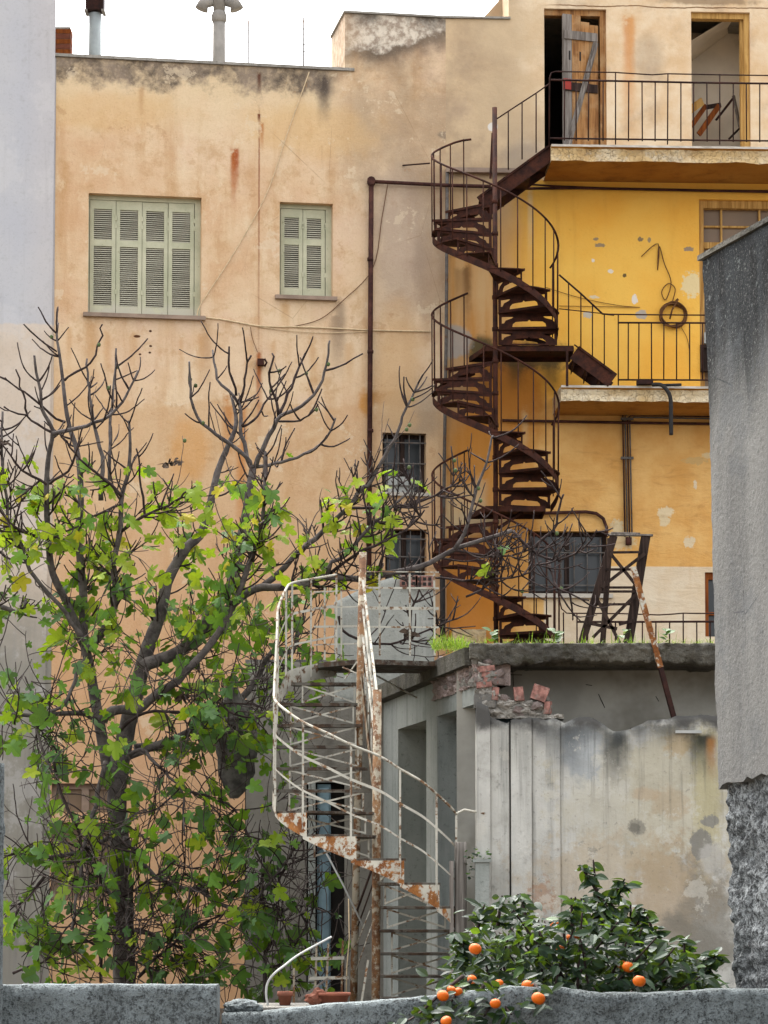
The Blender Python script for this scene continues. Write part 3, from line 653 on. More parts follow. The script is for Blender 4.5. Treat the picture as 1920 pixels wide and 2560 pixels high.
# balconies: chipped slabs
def balcony(z0, u0, u1, dep, th, name):
    s = MB(); nseg = 90
    prof = []
    for i in range(nseg + 1):
        u = u0 + (u1 - u0) * i / nseg; chip = .5 + .5 * fbm(u, z0, 3, 3.0)
        j = .018 * fbm(u, z0, 9, 9.0)
        e = -dep + max(0, chip - .5) * .10
        prof.append([(u, 0.0, z0), (u, -dep - .03 + .008 * fbm(u, 1, z0, 5), z0), (u, -dep - .03 + .01 * fbm(u, 4, z0, 7), z0 - .028), (u, e + .0 + j, z0 - .045), (u, e + .02 + j, z0 - th * .6), (u, -dep + .01 + j * .6, z0 - th - .02 * fbm(u, 2, z0, 4)), (u, -dep + .06, z0 - th - .005), (u, 0.0, z0 - th - .03)])
    for i in range(nseg):
        for k in range(7):
            s.face([prof[i][k], prof[i + 1][k], prof[i + 1][k + 1], prof[i][k + 1]])
    s.face(prof[0]); s.face(list(reversed(prof[-1])))
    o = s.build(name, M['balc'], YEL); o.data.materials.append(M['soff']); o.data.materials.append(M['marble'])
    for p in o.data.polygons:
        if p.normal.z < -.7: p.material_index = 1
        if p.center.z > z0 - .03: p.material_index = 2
    return o
balcony(10.83, 1.26, 6.4, .95, .20, 'balcony_slab')
balcony(7.77, 1.37, 6.4, .95, .19, 'balcony_slab')
# ledge course behind the stair (old cornice)
mb = MB(); u0, z0 = B.loc('C2', 465, 640); u1, _ = B.loc('C2', 720, 640); mb.box((u0, -.10, z0 - .01), (u1, -.003, z0 + .05)); mb.build('ledge', M['sill'], YEL)
mb = MB(); u0, z0 = B.loc('C4', 590, 2060); u1, z1 = B.loc('C4', 800, 2000); mb.box((u0, -.25, z0 - .9), (u1, -.005, z1)); mb.build('plinth_block', M['balc'], YEL)
# ------------------------------------------------------------------ outbuilding (ruined, flat roofed)
OUT = tag(empty('outbuilding', (0, 0, 0)), 'ruined grey flat roofed outbuilding with broken front wall and mossy slab', 'building')
def wmb(fr, mb):                          # local wall coordinates -> world
    mb.v = [tuple(fr.world(*p)) for p in mb.v]; return mb
def rough_sheet(fr, u0, u1, z0, z1top, y, amp, nu, nzv, sc, depth=None, seed=0):
    """displaced wall sheet whose top edge follows z1top(u); closes back over its thickness"""
    s = MB(); idx = {}
    for i in range(nu + 1):
        u = u0 + (u1 - u0) * i / nu; zt = z1top(u)
        for j in range(nzv + 1):
            z = z0 + (zt - z0) * j / nzv
            idx[i, j] = len(s.v); s.v.append((u, y - amp * fbm(u + seed, z, seed, sc, 5), z))
        if depth:
            idx[i, nzv + 1] = len(s.v); s.v.append((u, y + depth * .5, zt - .03 + .05 * fbm(u, 3, seed, 7)))
            idx[i, nzv + 2] = len(s.v); s.v.append((u, y + depth, zt - .02 + .06 * fbm(u, 8, seed, 6)))
            idx[i, nzv + 3] = len(s.v); s.v.append((u, y + depth, z0))
    for i in range(nu):
        for j in range(nzv + (3 if depth else 0)):
            s.f.append((idx[i, j], idx[i + 1, j], idx[i + 1, j + 1], idx[i, j + 1])); s.sm.append(True)
    if depth:
        for i in (0, nu): s.f.append(tuple(idx[i, j] for j in range(nzv + 4))); s.sm.append(False)
    return s
def interp(tab):
    def f(u):
        for (a, za), (b, zb) in zip(tab, tab[1:]):
            if u <= b: return za + (zb - za) * max(0, min(1, (u - a) / (b - a + 1e-9)))
        return tab[-1][1]
    return f
tops = [FRONT.loc('R5', x, y) for x, y in ((285, 370), (340, 385), (350, 440), (430, 470), (450, 455), (540, 440), (600, 450), (650, 445), (700, 468), (730, 450), (760, 440), (830, 440), (880, 470), (930, 505), (960, 508), (1010, 494), (1060, 472), (1100, 452), (1180, 448), (1230, 432), (1300, 436), (1340, 428), (1420, 432), (1700, 430))]
ft = interp(tops)
def ftop(u): return ft(u) + .012 * fbm(u, 2, 1, 9)
uE = 3.6
xs_ = [FRONT.u('R5', x, 900) for x in (285, 350, 440, 447, 545, 680)]
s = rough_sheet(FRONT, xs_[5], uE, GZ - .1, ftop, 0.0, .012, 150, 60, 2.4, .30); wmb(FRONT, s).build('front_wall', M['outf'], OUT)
FRM = []
for k, (a, b, pr) in enumerate(((0, 1, .05), (1, 2, .02), (3, 4, .045), (4, 5, .018))):
    s = rough_sheet(FRONT, xs_[a], xs_[b], GZ - .1, ftop, -pr, .006, 12, 60, 5, .30 + pr, k + 3); wmb(FRONT, s).build('pilaster', M['outf'], OUT)
s = MB(); s.box((xs_[2], .02, GZ), (xs_[3], .25, FRONT.z('R5', 445, 470))); wmb(FRONT, s).build('joint', M['dark'], OUT)
# flank with two deep door openings
zh = 3.23
o1 = [SIDE.u('F', 860, 1700), SIDE.u('F', 921, 1700), GZ, zh, .55]; o2 = [SIDE.u('F', 945, 1700), SIDE.u('F', 1031, 1700), GZ, zh, .30]
s = MB(); wall(s, -6.0, -.04, GZ - .1, ROOFZ - .18, [o1, o2]); wmb(SIDE, s).build('flank_wall', M['side'], OUT)
for o, mm in ((o1, 'inner'), (o2, 'blue')):
    s = MB(); s.box((o[0] - .02, o[4] + .003, GZ), (o[1] + .02, o[4] + .05, zh + .02)); wmb(SIDE, s).build('door_leaf', M[mm], OUT)
s = MB(); s.box((o2[1] - .05, .01, GZ), (o2[1] + .002, .295, zh)); s.box((o2[0] + .003, .20, GZ), (o2[0] + .05, .297, zh - .05)); wmb(SIDE, s).build('door_frame', M['blue'], OUT)
# set-back inner wall seen over the broken front, slab above
s = MB(); s.face([(-.2, .95, GZ), (uE, .95, GZ), (uE, .95, ROOFZ - .15), (-.2, .95, ROOFZ - .15)]); wmb(FRONT, s).build('inner_wall', M['inner'], OUT)
for px, py, qx, qy in ((455, 195, 460, 300), (860, 330, 890, 395), (405, 238, 500, 240), (800, 285, 830, 290), (1130, 340, 1145, 365)):
    u0, z0 = FRONT.loc('R5', px, py, -.94); u1, z1 = FRONT.loc('R5', qx, qy, -.94); s = MB(); s.bar((u0, .945, z0), (u1, .945, z1), .006, .004, side=(0, 0, 1) if abs(u1 - u0) > abs(z1 - z0) else (1, 0, 0)); wmb(FRONT, s).build('crack', M['dark'], OUT)
def slab_edge():
    s = MB(); n = 260; u0, u1 = -.1, uE + .4; P_ = []
    for i in range(n + 1):
        u = u0 + (u1 - u0) * i / n
        th = .17 + .05 * fbm(u, 0, 0, 1.7) + .03 * fbm(u, 5, 0, 7)
        ov = .10 + .04 * fbm(u, 9, 0, 2.5) + .025 * fbm(u, 2, 4, 11)
        ring = [(u, 10.0, ROOFZ + .01)]
        ring.append((u, .05, ROOFZ + .015 + .012 * fbm(u, 3, 3, 8)))
        for k in range(9):
            t = k / 8; ring.append((u, .10 - ov + .04 * t * t + .035 * fbm(u, t * .5, 7, 9, 5) , ROOFZ + .01 - th * t + .012 * fbm(u, t, 2, 14)))
        ring.append((u, .4, ROOFZ - th + .01)); ring.append((u, 10.0, ROOFZ - .15))
        P_.append(ring)
    for i in range(n):
        for k in range(len(P_[0]) - 1): s.face([P_[i][k], P_[i + 1][k], P_[i + 1][k + 1], P_[i][k + 1]], True)
    s.face(P_[0]); s.face(P_[-1][::-1])
    return s
wmb(FRONT, slab_edge()).build('roof_slab', M['slab'], OUT)
# roof continues to the left over the flank
s = MB(); q = [SIDE.world(-6.2, -.12, 0), SIDE.world(-.3, -.10, 0), SIDE.world(-.3, 3, 0), SIDE.world(-6.2, 3, 0)]
s.prism([(p.x, p.y) for p in q], lambda a, b, t: (a, b, t), ROOFZ - .17, ROOFZ - .004); s.build('roof_slab', M['slab'], OUT)
# broken masonry at the corner: rubble stones and hollow bricks, each its own piece
def rock_mesh(seed, mat):
    bm = bmesh.new(); bmesh.ops.create_icosphere(bm, subdivisions=2, radius=1)
    for v in bm.verts:
        p = v.co.copy(); v.co *= 1 + .55 * nz(p.x + seed * 7, p.y, p.z, 1.3) + .14 * nz(p.x, p.y + seed, p.z, 3.5)
        for ax in range(3): v.co[ax] = max(-.7, min(.66, v.co[ax]))
    me = bpy.data.meshes.new('stone'); bm.to_mesh(me); bm.free(); me.materials.append(mat); return me
rocks = [rock_mesh(i, M['stone'] if i % 4 else M['stonep']) for i in range(9)]
rnd = random.Random(5)
for i in range(120):                      # loose stones bedded in the broken edge, along the flank and over the front
    if i % 2: px, py = rnd.uniform(95, 300), rnd.uniform(165, 300); u, z = SIDE.loc('R5', px, py, .0); p = SIDE.world(u, rnd.uniform(.0, .05), z)
    else: px = rnd.uniform(300, 620); py = rnd.uniform(350, 440) if px > 390 else rnd.uniform(170, 440); p = at('R5', px, py, 26.06 + rnd.uniform(0, .05))
    sc = rnd.uniform(.025, .075)
    inst(rocks[rnd.randrange(9)], 'stone', OUT, Matrix.Translation(p) @ Matrix.Rotation(rnd.uniform(0, 6), 4, 'Z') @ Matrix.Rotation(rnd.uniform(-.5, .5), 4, 'Y') @ Matrix.Rotation(rnd.uniform(-.4, .4), 4, 'X') @ Matrix.Diagonal((sc * 1.5, sc * 1.2, sc * .7, 1)))
def crumble(fr, u0, u1, z0, ztop, y, seed, nu, nv, dep=.4):
    s = rough_sheet(fr, u0, u1, z0, ztop, y, 0.0, nu, nv, 5, dep, seed)
    s.v = [(u + .012 * nz(u * 30, z * 30, seed), yy - (.06 * abs(fbm(u + seed, z * 1.5, seed, 4, 5)) + .035 * fbm(u, z * 1.6, seed + 3, 13, 4) if yy < y + .01 else 0), z + .012 * nz(z * 25, u * 25, seed)) for u, yy, z in s.v]
    s.sm = [False] * len(s.sm); wmb(fr, s); return s
zc0 = zh + .16
crumble(SIDE, SIDE.u('R5', 92, 230), -.09, zc0, lambda u: ROOFZ - .01 + .012 * fbm(u, 2, 2, 9), -.005, 4, 150, 34, .3).build('broken_wall_edge', M['stonep'], OUT)
crumble(FRONT, -.02, xs_[4] + .30, FRONT.z('R5', 300, 445), interp([FRONT.loc('R5', 300, 180), FRONT.loc('R5', 372, 195), FRONT.loc('R5', 386, 320), FRONT.loc('R5', 440, 355), FRONT.loc('R5', 520, 362), FRONT.loc('R5', 600, 385), FRONT.loc('R5', 625, 425)]), .045, 9, 110, 50, .35).build('broken_wall_edge', M['stone'], OUT)
s = MB(); s.box((-.06, .02, FRONT.z('R5', 200, 395)), (xs_[1] + .06, .24, FRONT.z('R5', 200, 330))); 
wmb(FRONT, s).build('lintel_beam', M['conc'], OUT)
def brick(px, py, wx, hz, rot, mat='brick', Y=26.06):
    p = at('R5', px, py, Y); q = MB(); t = .008
    q.box((-wx / 2, -.05, -hz / 2), (wx / 2, .05, hz / 2)); q.v = [(x + .012 * nz(x * 9 + px, y * 9, z * 9), y, z + .014 * nz(x * 9, y * 9 + py, z * 9)) for x, y, z in q.v]
    o = q.build('brick', M[mat], OUT); o.location = p; o.rotation_euler = (0, rot, rnd.uniform(-.3, .3)); return o
brick(370, 330, .06, .12, .05); brick(483, 330, .09, .13, -.1); brick(583, 328, .15, .13, .35); brick(622, 395, .05, .12, .1)
for px, py in ((330, 210), (345, 240), (350, 265), (322, 285)): brick(px, py, .14, .05, rnd.uniform(-.25, .25), 'brick', 26.06)
# white strip light and plaster remains
s = MB(); p = at('R5', 1284, 508, 25.97); s.box((p.x - .12, 25.955, p.z - .013), (p.x + .12, 25.985, p.z + .013)); s.build('strip_lamp', M['plast'], OUT)
# low pier with a plant on it, at the corner
s = MB(); p0 = at('R5', 278, 1112, 25.85); p1 = at('R5', 343, 1112, 25.85)
s.box((p0.x, 25.75, GZ - .1), (p1.x, 25.93, p0.z - .02)); s.box((p0.x - .02, 25.73, p0.z - .02), (p1.x + .02, 25.94, p0.z + .01)); PIER = tag(s.build('gate_pier', M['side'], None), 'pale narrow masonry pier with a flat cap beside the grey timber post', 'pier', kind='thing')

# ------------------------------------------------------------------ grey wall behind the white stair, with a block on the roof
BKW = tag(empty('courtyard_wall', (0, 0, 0)), 'grey rendered wall behind the white stair with a narrow blue door', 'wall', kind='thing')
zt0 = BACK.z('F', 600, 1430); zt1 = BACK.z('F', 800, 1262)
dA = [BACK.u('F', 662, 1800), BACK.u('F', 744, 1800), GZ, BACK.z('F', 700, 1690), .25]
s = MB(); wall(s, BACK.u('F', 531, 1800), BACK.u('F', 722, 1400), GZ - .1, zt0, [dA], 0, .25)
s.box((BACK.u('F', 531, 1800), .3, GZ - .1), (BACK.u('F', 536, 1800), .35, zt0))
uA = BACK.u('F', 722, 1400)
wall(s, uA, 1.2, GZ - .1, 3.6, [[uA - 1, dA[1], GZ, dA[3]]], 0, .25) if dA[1] > uA else wall(s, uA, 1.2, GZ - .1, 3.6, [])
wmb(BACK, s).build('wall', M['grey'], BKW)
s = rough_sheet(BACK, uA, BACK.u('F', 938, 1300), 3.601, interp([BACK.loc('F', 724, 1300), BACK.loc('F', 760, 1282), BACK.loc('F', 800, 1262), BACK.loc('F', 830, 1252), BACK.loc('F', 866, 1243), BACK.loc('F', 940, 1243)]), 0, .012, 40, 20, 4, .4, 2)
wmb(BACK, s).build('parapet_block', M['block'], BKW)
s = MB(); s.box((BACK.u('F', 531), .02, zt0), (uA, .3, zt0 + .03)); wmb(BACK, s).build('wall_coping', M['conc'], BKW)
def hollow(px, py, w_, h_, par):
    u, z = BACK.loc('S3', px, py); q = MB(); q.box((u - w_ / 2, -.05, z - h_ / 2), (u + w_ / 2, .1, z + h_ / 2)); wmb(BACK, q); o = q.build('brick', M['brick'], par)
    for i in (-1, 0, 1):
        for j in (-.5, .5):
            r = MB(); r.box((u + i * w_ * .29 - .018, -.056, z + j * h_ * .45 - .018), (u + i * w_ * .29 + .018, -.052, z + j * h_ * .45 + .018)); wmb(BACK, r); r.build('brick_hole', M['dark'], o)
hollow(1055, 285, .20, .13, BKW); hollow(1165, 290, .20, .13, BKW)
s = MB(); a, b, c, d, r = dA
s.box((a, .20, c), (b, .24, d)); wmb(BACK, s).build('door_recess', M['dark'], BKW)
s = MB(); s.box((a + .12, .05, c), (a + .27, .19, d - .02)); s.box((a + .14, .02, c), (a + .25, .05, d - .06)); wmb(BACK, s).build('door_leaf', M['blue'], BKW)
s = MB(); s.box((a + .02, -.02, c), (a + .1, .15, d)); wmb(BACK, s).build('door_jamb', M['side'], BKW)

# ------------------------------------------------------------------ right-hand foreground wall
E0 = at('F', 1526, 560, 15.2)
RW = Frame(E0.x, 15.2, math.atan2(-1, .28))
RGT = tag(empty('boundary_wall', (0, 0, 0)), 'tall grey rendered wall at the right edge, coarse dark stone at its foot', 'wall', kind='thing')
zR = E0.z
def rbase(z):                              # the end leans out towards its foot
    return -.0 
s = MB(); nu, nv = 110, 170; Z0 = GZ - .1; Zj = at('F', 1548, 1705, 15.2).z
lean = interp([(Z0, .115), (at('F', 1558, 2150, 15.2).z, .10), (Zj, .062), (at('F', 1545, 1400, 15.2).z, .05), (at('F', 1537, 900, 15.2).z, .03), (zR, 0.0)])
def rpt(u, z, y):
    p = RW.world(u, y, z); p.x += lean(z); return p
for i in range(nu):
    for j in range(nv):
        def q(i, j):
            u = 6.0 * (i / nu) ** 1.6 ; z = Z0 + (Zj + .35 - Z0) * j / nv
            return rpt(u - .02 * fbm(1, z, 2, 6) - .045, z, .045 + (.0) - .03 * fbm(u, z, 3, 5, 5) - .022 * fbm(u, z, 8, 20, 3))
        s.face([q(i, j), q(i + 1, j), q(i + 1, j + 1), q(i, j + 1)], True)
s.build('stone_base', M['rstone'], RGT)
t = NT('streaked_grey_render'); x, y, z = t.xyz()
stk = t.noise(1, 6, .62, sc=(5, 5, .35)); stk2 = t.noise(1, 5, .6, sc=(2.2, 2.2, .22), off=(5, 5, 5)); fin = t.noise(30, 5, .7); mid = t.noise(3, 5)
c = t.mix(t.mr(stk2, .3, .7), lin('#6f6d69')[:3], lin('#8b8983')[:3]); c = t.mix(t.mul(t.mr(stk, .5, .75), .22), c, lin('#66696b')[:3])
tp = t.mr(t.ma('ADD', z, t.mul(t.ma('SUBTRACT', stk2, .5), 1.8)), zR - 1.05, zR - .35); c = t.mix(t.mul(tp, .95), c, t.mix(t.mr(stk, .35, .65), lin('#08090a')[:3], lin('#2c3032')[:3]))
c = t.mix(t.mul(t.mr(t.noise(9, 6, .75), .6, .64), t.mr(z, zR - .9, zR - .3, 0, .5)), c, lin('#8a8f8c')[:3]); c = t.mix(t.mr(fin, .54, .72, 0, .6), c, lin('#4c4b49')[:3]); c = t.mix(t.mr(t.noise(70, 3, .7), .56, .7, 0, .4), c, lin('#b0aea8')[:3])
c = t.mix(t.mul(t.mr(t.voro(1.3, 'DISTANCE_TO_EDGE', (1, 1, .5)), .005, 0), t.mr(mid, .5, .6, 0, .7)), c, lin('#3a3c3e')[:3]); c = t.mix(t.mr(t.noise(2.5, 7, .7, off=(2, 2, 2)), .5, .64, 0, .35), c, lin('#5f6264')[:3])
M['rw'] = t.done(c, .95, t.ma('ADD', t.mul(mid, .4), t.mul(fin, .8)), .7, .02)
s = MB(); nu, nv = 60, 130
def low(u): return Zj + .10 * u + .05 * fbm(u, 1, 1, 4) + .012 * fbm(u, 4, 4, 26)
for i in range(nu):
    for j in range(nv):
        def q(i, j):
            u = 6.0 * (i / nu) ** 1.6; z = low(u) + (zR - low(u)) * j / nv
            return rpt(u - .018 * fbm(2, z, 9, 4) - .008 * fbm(6, z, 2, 22) - .03, z, -.01 - .005 * fbm(u, z, 5, 2.0, 3))
        s.face([q(i, j), q(i + 1, j), q(i + 1, j + 1), q(i, j + 1)], True)
for i in range(nu):
    ua, ub = 6.0 * (i / nu) ** 1.6, 6.0 * ((i + 1) / nu) ** 1.6
    s.face([rpt(ua - .03, low(ua), -.01 - .005 * fbm(ua, low(ua), 5, 2.0, 3)), rpt(ub - .03, low(ub), -.01 - .005 * fbm(ub, low(ub), 5, 2.0, 3)), rpt(ub - .03, low(ub), .06), rpt(ua - .03, low(ua), .06)])
s.build('render_coat', M['rw'], RGT)
s = MB(); k = [rpt(-.06, zR, -.03), rpt(6, zR, -.03), rpt(6, zR, .5), rpt(-.06, zR, .5)]
s.prism([(p.x, p.y) for p in k], lambda a, b, t: (a, b, t), zR + .002, zR + .03); s.build('coping', M['slab'], RGT)
s = MB(); k = [rpt(.0, Z0, .10), rpt(6, Z0, .10), rpt(6, Z0, .5), rpt(.0, Z0, .5)]
s.prism([(p.x - .1, p.y) for p in k], lambda a, b, t: (a + lean(t), b, t), Z0, zR); s.build('core', M['conc'], RGT)

# ------------------------------------------------------------------ low rough wall across the foreground
def lowwall(name, u0, u1, ztop, y, label, mat, seed, th=.3):
    s = MB(); nu = max(30, int((u1 - u0) / .014)); rows = 26; P_ = []
    for i in range(nu + 1):
        u = u0 + (u1 - u0) * i / nu; zt = ztop(u) + .006 * fbm(u, seed, 1, 6); ring = []
        for j in range(rows + 1):
            t_ = j / rows; z = 0.35 + (zt - .35) * t_
            rd = .012 * max(0, (t_ - .95) / .05) ** 2
            ring.append((u, y + rd - .016 * fbm(u, z * 1.4, seed, 7, 5) - .010 * fbm(u, z, seed + 5, 26, 3), z))
        ring += [(u, y + th * .3, zt + .004 * fbm(u, 1, seed, 12)), (u, y + th * .7, zt + .004 * fbm(u, 2, seed, 12)), (u, y + th, zt - .02), (u, y + th, .2)]
        P_.append(ring)
    for i in range(nu):
        for k in range(len(P_[0]) - 1): s.face([P_[i][k], P_[i + 1][k], P_[i + 1][k + 1], P_[i][k + 1]], True)
    s.face(P_[0]); s.face(P_[-1][::-1])
    base = MB(); base.box((u0, y + .04, GZ - .1), (u1, y + th - .01, .36))
    o = s.build(name, mat, None); base.build('wall_footing', M['conc'], o)
    return tag(o, label, 'wall', kind='thing')
LWY = 14.5
zl_ = at('F', 200, 2128, LWY).z
lowwall('garden_wall', -5.0, at('F', 468, 2130, LWY).x, lambda u: zl_, LWY, 'pale blue grey roughcast garden wall below the fig tree', M['rough'], 3)
tb = interp([at('F', x, y, LWY + .12).xz[:] for x, y in ((478, 2190), (560, 2186), (700, 2172), (850, 2160), (980, 2150), (1100, 2132), (1200, 2134), (1300, 2146), (1400, 2147), (1560, 2138), (1800, 2136))])
lowwall('garden_wall', at('F', 478, 2190, LWY + .1).x, at('F', 1700, 2140, LWY).x, tb, LWY + .12, 'low uneven roughcast garden wall under the orange bush', M['rough'], 8)
s = MB(); lp = at('F', 5, 1700, 14.2); zt = at('F', 0, 1648, 14.2).z
nv = 120; P_ = []
for j in range(nv + 1):
    z = GZ - .1 + (zt - GZ + .1) * j / nv
    P_.append([(lp.x - .3, 14.35, z), (lp.x - .3, 14.2, z), (lp.x - .012 + .016 * fbm(0, z, 4, 9), 14.2 + .01 * fbm(2, z, 0, 9), z), (lp.x + .0 + .016 * fbm(5, z, 1, 9) - .008 * (1 - j / nv) * 0, 14.25, z), (lp.x - .01, 14.35, z)])
for j in range(nv):
    for k in range(4): s.face([P_[j][k], P_[j][k + 1], P_[j + 1][k + 1], P_[j + 1][k]], True)
s.face(P_[-1])
tag(s.build('gate_pillar', M['rough'], None), 'rough pale pillar just showing at the lower left edge', 'pillar', kind='thing')
# ------------------------------------------------------------------ brown cast-iron spiral stair
XC = at('C2', 648, 900, 35.05).x; YC = 35.05; ZL1 = 8.27; RIS = .202; RO = .78; RI = .04
SPI = tag(empty('spiral_staircase', (XC, YC, ROOFZ)), 'dark brown rusted iron spiral staircase climbing the yellow wall', 'staircase')
def pol(th, r, z): a = R(th); return Vector((r * math.cos(a), -r * math.sin(a), z - ROOFZ))   # 90 = towards the viewer, 180 = left
s = MB(); s.tube([(0, 0, 0), (0, 0, at('C2', 648, 398, 35.05).z - ROOFZ)], .031, 10); s.build('central_pole', M['brown'], SPI)
for z in [ZL1 - RIS * k for k in range(-9, 23, 2)]:
    s = MB(); s.tube([(0, 0, z - ROOFZ - .03), (0, 0, z - ROOFZ + .02)], .040, 10); s.build('collar', M['brown'], SPI)
# tread: flanged sector plate; riser: pierced plate; string: curved outer plate, shared meshes
def tread_mesh():
    s = MB(); n = 5; a0, a1 = -1.5, 32.5
    top = [pol(a0 + (a1 - a0) * k / n, RO + .015, ROOFZ) for k in range(n + 1)] + [pol(a1, RI, ROOFZ), pol(a0, RI, ROOFZ)]
    dn = [p - Vector((0, 0, .012)) for p in top]
    s.face(top); s.face(dn[::-1])
    for i in range(len(top)): j = (i + 1) % len(top); s.face([top[i], top[j], dn[j], dn[i]])
    f0, f1 = pol(a0, RI, ROOFZ), pol(a0, RO + .02, ROOFZ); s.bar(f0 - Vector((0, 0, .012)), f1 - Vector((0, 0, .012)), .016, .03)
    return s.mesh('tread', M['brown'])
def pierced(w_, h_, mat, thick=.008):          # ornamental riser with arch and corner piercings
    bm = bmesh.new()
    def loop(pts):
        vs = [bm.verts.new((x, 0, z)) for x, z in pts]; return [bm.edges.new((vs[i], vs[(i + 1) % len(vs)])) for i in range(len(vs))]
    E = loop([(0, 0), (w_, 0), (w_, h_), (0, h_)])
    c = w_ * .52; aw = w_ * .29; b = h_ * .10; t = h_ * .46
    arch = [(c - aw, b), (c + aw, b), (c + aw * .96, b + (t - b) * .55)]
    arch += [(c + aw * .80, t * .95), (c + aw * .35, t), (c + aw * .10, t), (c, t + h_ * .11), (c - aw * .10, t), (c - aw * .35, t), (c - aw * .80, t * .95), (c - aw * .96, b + (t - b) * .55)]
    E += loop(arch)
    E += loop([(w_ * .05, h_ * .78), (w_ * .05, h_ * .34), (w_ * .09, h_ * .36), (w_ * .12, h_ * .55), (w_ * .22, h_ * .68), (w_ * .25, h_ * .78)])
    E += loop([(w_ * .95, h_ * .78), (w_ * .76, h_ * .78), (w_ * .80, h_ * .66), (w_ * .91, h_ * .55), (w_ * .95, h_ * .40)])
    bmesh.ops.triangle_fill(bm, use_beauty=True, use_dissolve=False, edges=E)
    r = bmesh.ops.extrude_face_region(bm, geom=bm.faces[:])
    for v in r['geom']:
        if isinstance(v, bmesh.types.BMVert): v.co.y += thick
    bmesh.ops.recalc_face_normals(bm, faces=bm.faces)
    me = bpy.data.meshes.new('riser'); bm.to_mesh(me); bm.free(); me.materials.append(mat); return me
TM = tread_mesh(); RM = pierced(RO - .05, RIS - .014, M['brown'])
sm = MB(); n = 6
for k in range(n):
    a, b = 31.0 * k / n, 31.0 * (k + 1) / n; za, zb = RIS * k / n, RIS * (k + 1) / n
    for r in (RO + .0, RO + .006):
        q = [pol(a, r, ROOFZ + za - RIS - .045), pol(b, r, ROOFZ + zb - RIS - .045), pol(b, r, ROOFZ + zb - RIS + .05), pol(a, r, ROOFZ + za - RIS + .05)]
        sm.face(q if r > RO else q[::-1])
STRM = sm.mesh('outer_string', M['brown'])
def rz(th, z): return Matrix.Translation((0, 0, z - ROOFZ)) @ Matrix.Rotation(R(-th), 4, 'Z')
HR = .87
hand = {0: [], 1: [], 2: []}
for turn, zl in enumerate((ZL1 + 10 * RIS, ZL1, ZL1 - 10 * RIS)):
    for k in range(1, 10 if turn < 2 else 11):
        th = 253 - 31 * k; z = zl - RIS * k
        if turn == 2 and z < ROOFZ + .05: continue
        inst(TM, 'tread', SPI, rz(th, z))
        inst(RM, 'riser', SPI, rz(th + .5, z - RIS + .001) @ Matrix.Translation((.045, 0, 0)))
        inst(STRM, 'outer_string', SPI, rz(th, z))
        for f in ((.15, .65) if k < 10 else (.3,)):
            tb_ = th + 31 * f; lift = RIS * (f - .1)
            q = MB(); q.tube([pol(tb_, RO + .008, z - .05), pol(tb_, RO + .012, z + HR + lift)], .0085, 5); q.build('baluster', M['brown'], SPI)
    # riser under the landing plate of the next turn
for turn, zl in enumerate((ZL1 + 10 * RIS, ZL1, ZL1 - 10 * RIS)):
    pts = []
    aN = -26 if turn < 2 else 10
    a = 232 if turn == 0 else 246
    while a >= aN:
        k = (253 - a) / 31; pts.append(pol(a, RO + .012, zl - RIS * (k + .1) + HR)); a -= 6
    if turn == 0: pts = [pol(248, RO - .05, zl - RIS * .5 + HR), pol(240, RO + .0, zl - RIS * .58 + HR)] + pts
    s = MB(); s.tube(pts, .014, 6); s.build('handrail', M['brown'], SPI)
# landings: level plates at the back
def landing(zl, x1, tail):
    s = MB(); pts = [Vector((-.12, .05, 0)), Vector((x1, .05, 0)), Vector((x1, .80, 0)), Vector((-.30, .80, 0))]
    s.prism([(p.x, p.y) for p in pts], lambda a, b, t: (a, b, t), zl - ROOFZ - .014, zl - ROOFZ); 
    for p, q in ((0, 1), (1, 2), (2, 3), (3, 0)): s.bar(pts[p] + Vector((0, 0, zl - ROOFZ - .04)), pts[q] + Vector((0, 0, zl - ROOFZ - .04)), .012, .06)
    s.build('landing', M['brown'], SPI)
landing(ZL1, .98, 1); landing(ZL1 - 10 * RIS, .62, 0)
inst(RM, 'riser', SPI, Matrix.Translation((.045, .02, ZL1 - ROOFZ + .001)))
q = MB(); q.bar((.35, .4, ZL1 - 10 * RIS - ROOFZ - .03), (.04, .03, ZL1 - 10 * RIS - ROOFZ - .28), .035, .035); q.build('bracket_strut', M['brown'], SPI)
# straight flight down to the lower balcony and flight up to the top one
def flight(p0, p1, wid, nst, name_ht=.19):
    p0, p1 = Vector(p0), Vector(p1)
    for yo in (0, wid):
        q = MB(); o = Vector((0, yo, 0)); q.bar(p0 + o, p1 + o, .008, name_ht, side=(0, 1, 0)); q.build('stringer', M['brown'], SPI)
        q = MB(); q.bar(p0 + o + Vector((0, -.006, name_ht * .47)), p1 + o + Vector((0, -.006, name_ht * .47)), .05, .01, side=(0, 1, 0)); q.build('stringer_flange', M['brown'], SPI)
    fm = pierced(wid - .03, abs(p1.z - p0.z) / nst - .02, M['brown'])
    for i in range(nst):
        c = p0 + (p1 - p0) * ((i + .5) / nst); dx = abs(p1.x - p0.x) / nst
        q = MB(); q.box((c.x - dx * .55, wid * .0 + p0.y + .005, c.z - .008), (c.x + dx * .55, p0.y + wid - .005, c.z + .005)); q.build('tread', M['brown'], SPI)
        inst(fm, 'riser', SPI, Matrix.Translation((c.x + dx * .5 * (1 if p1.z > p0.z else -1), p0.y + .015, c.z - (0 if p1.z > p0.z else abs(p1.z - p0.z) / nst) + .004)) @ Matrix.Rotation(R(90), 4, 'Z'))
def lp_(c, x, y, Y): p = at(c, x, y, Y); return (p.x - XC, p.y - YC, p.z - ROOFZ)
fa_, fb_ = lp_('C3', 560, 575, 35.22), lp_('C3', 1055, 215, 35.22)
flight(fa_, fb_, .62, 3)
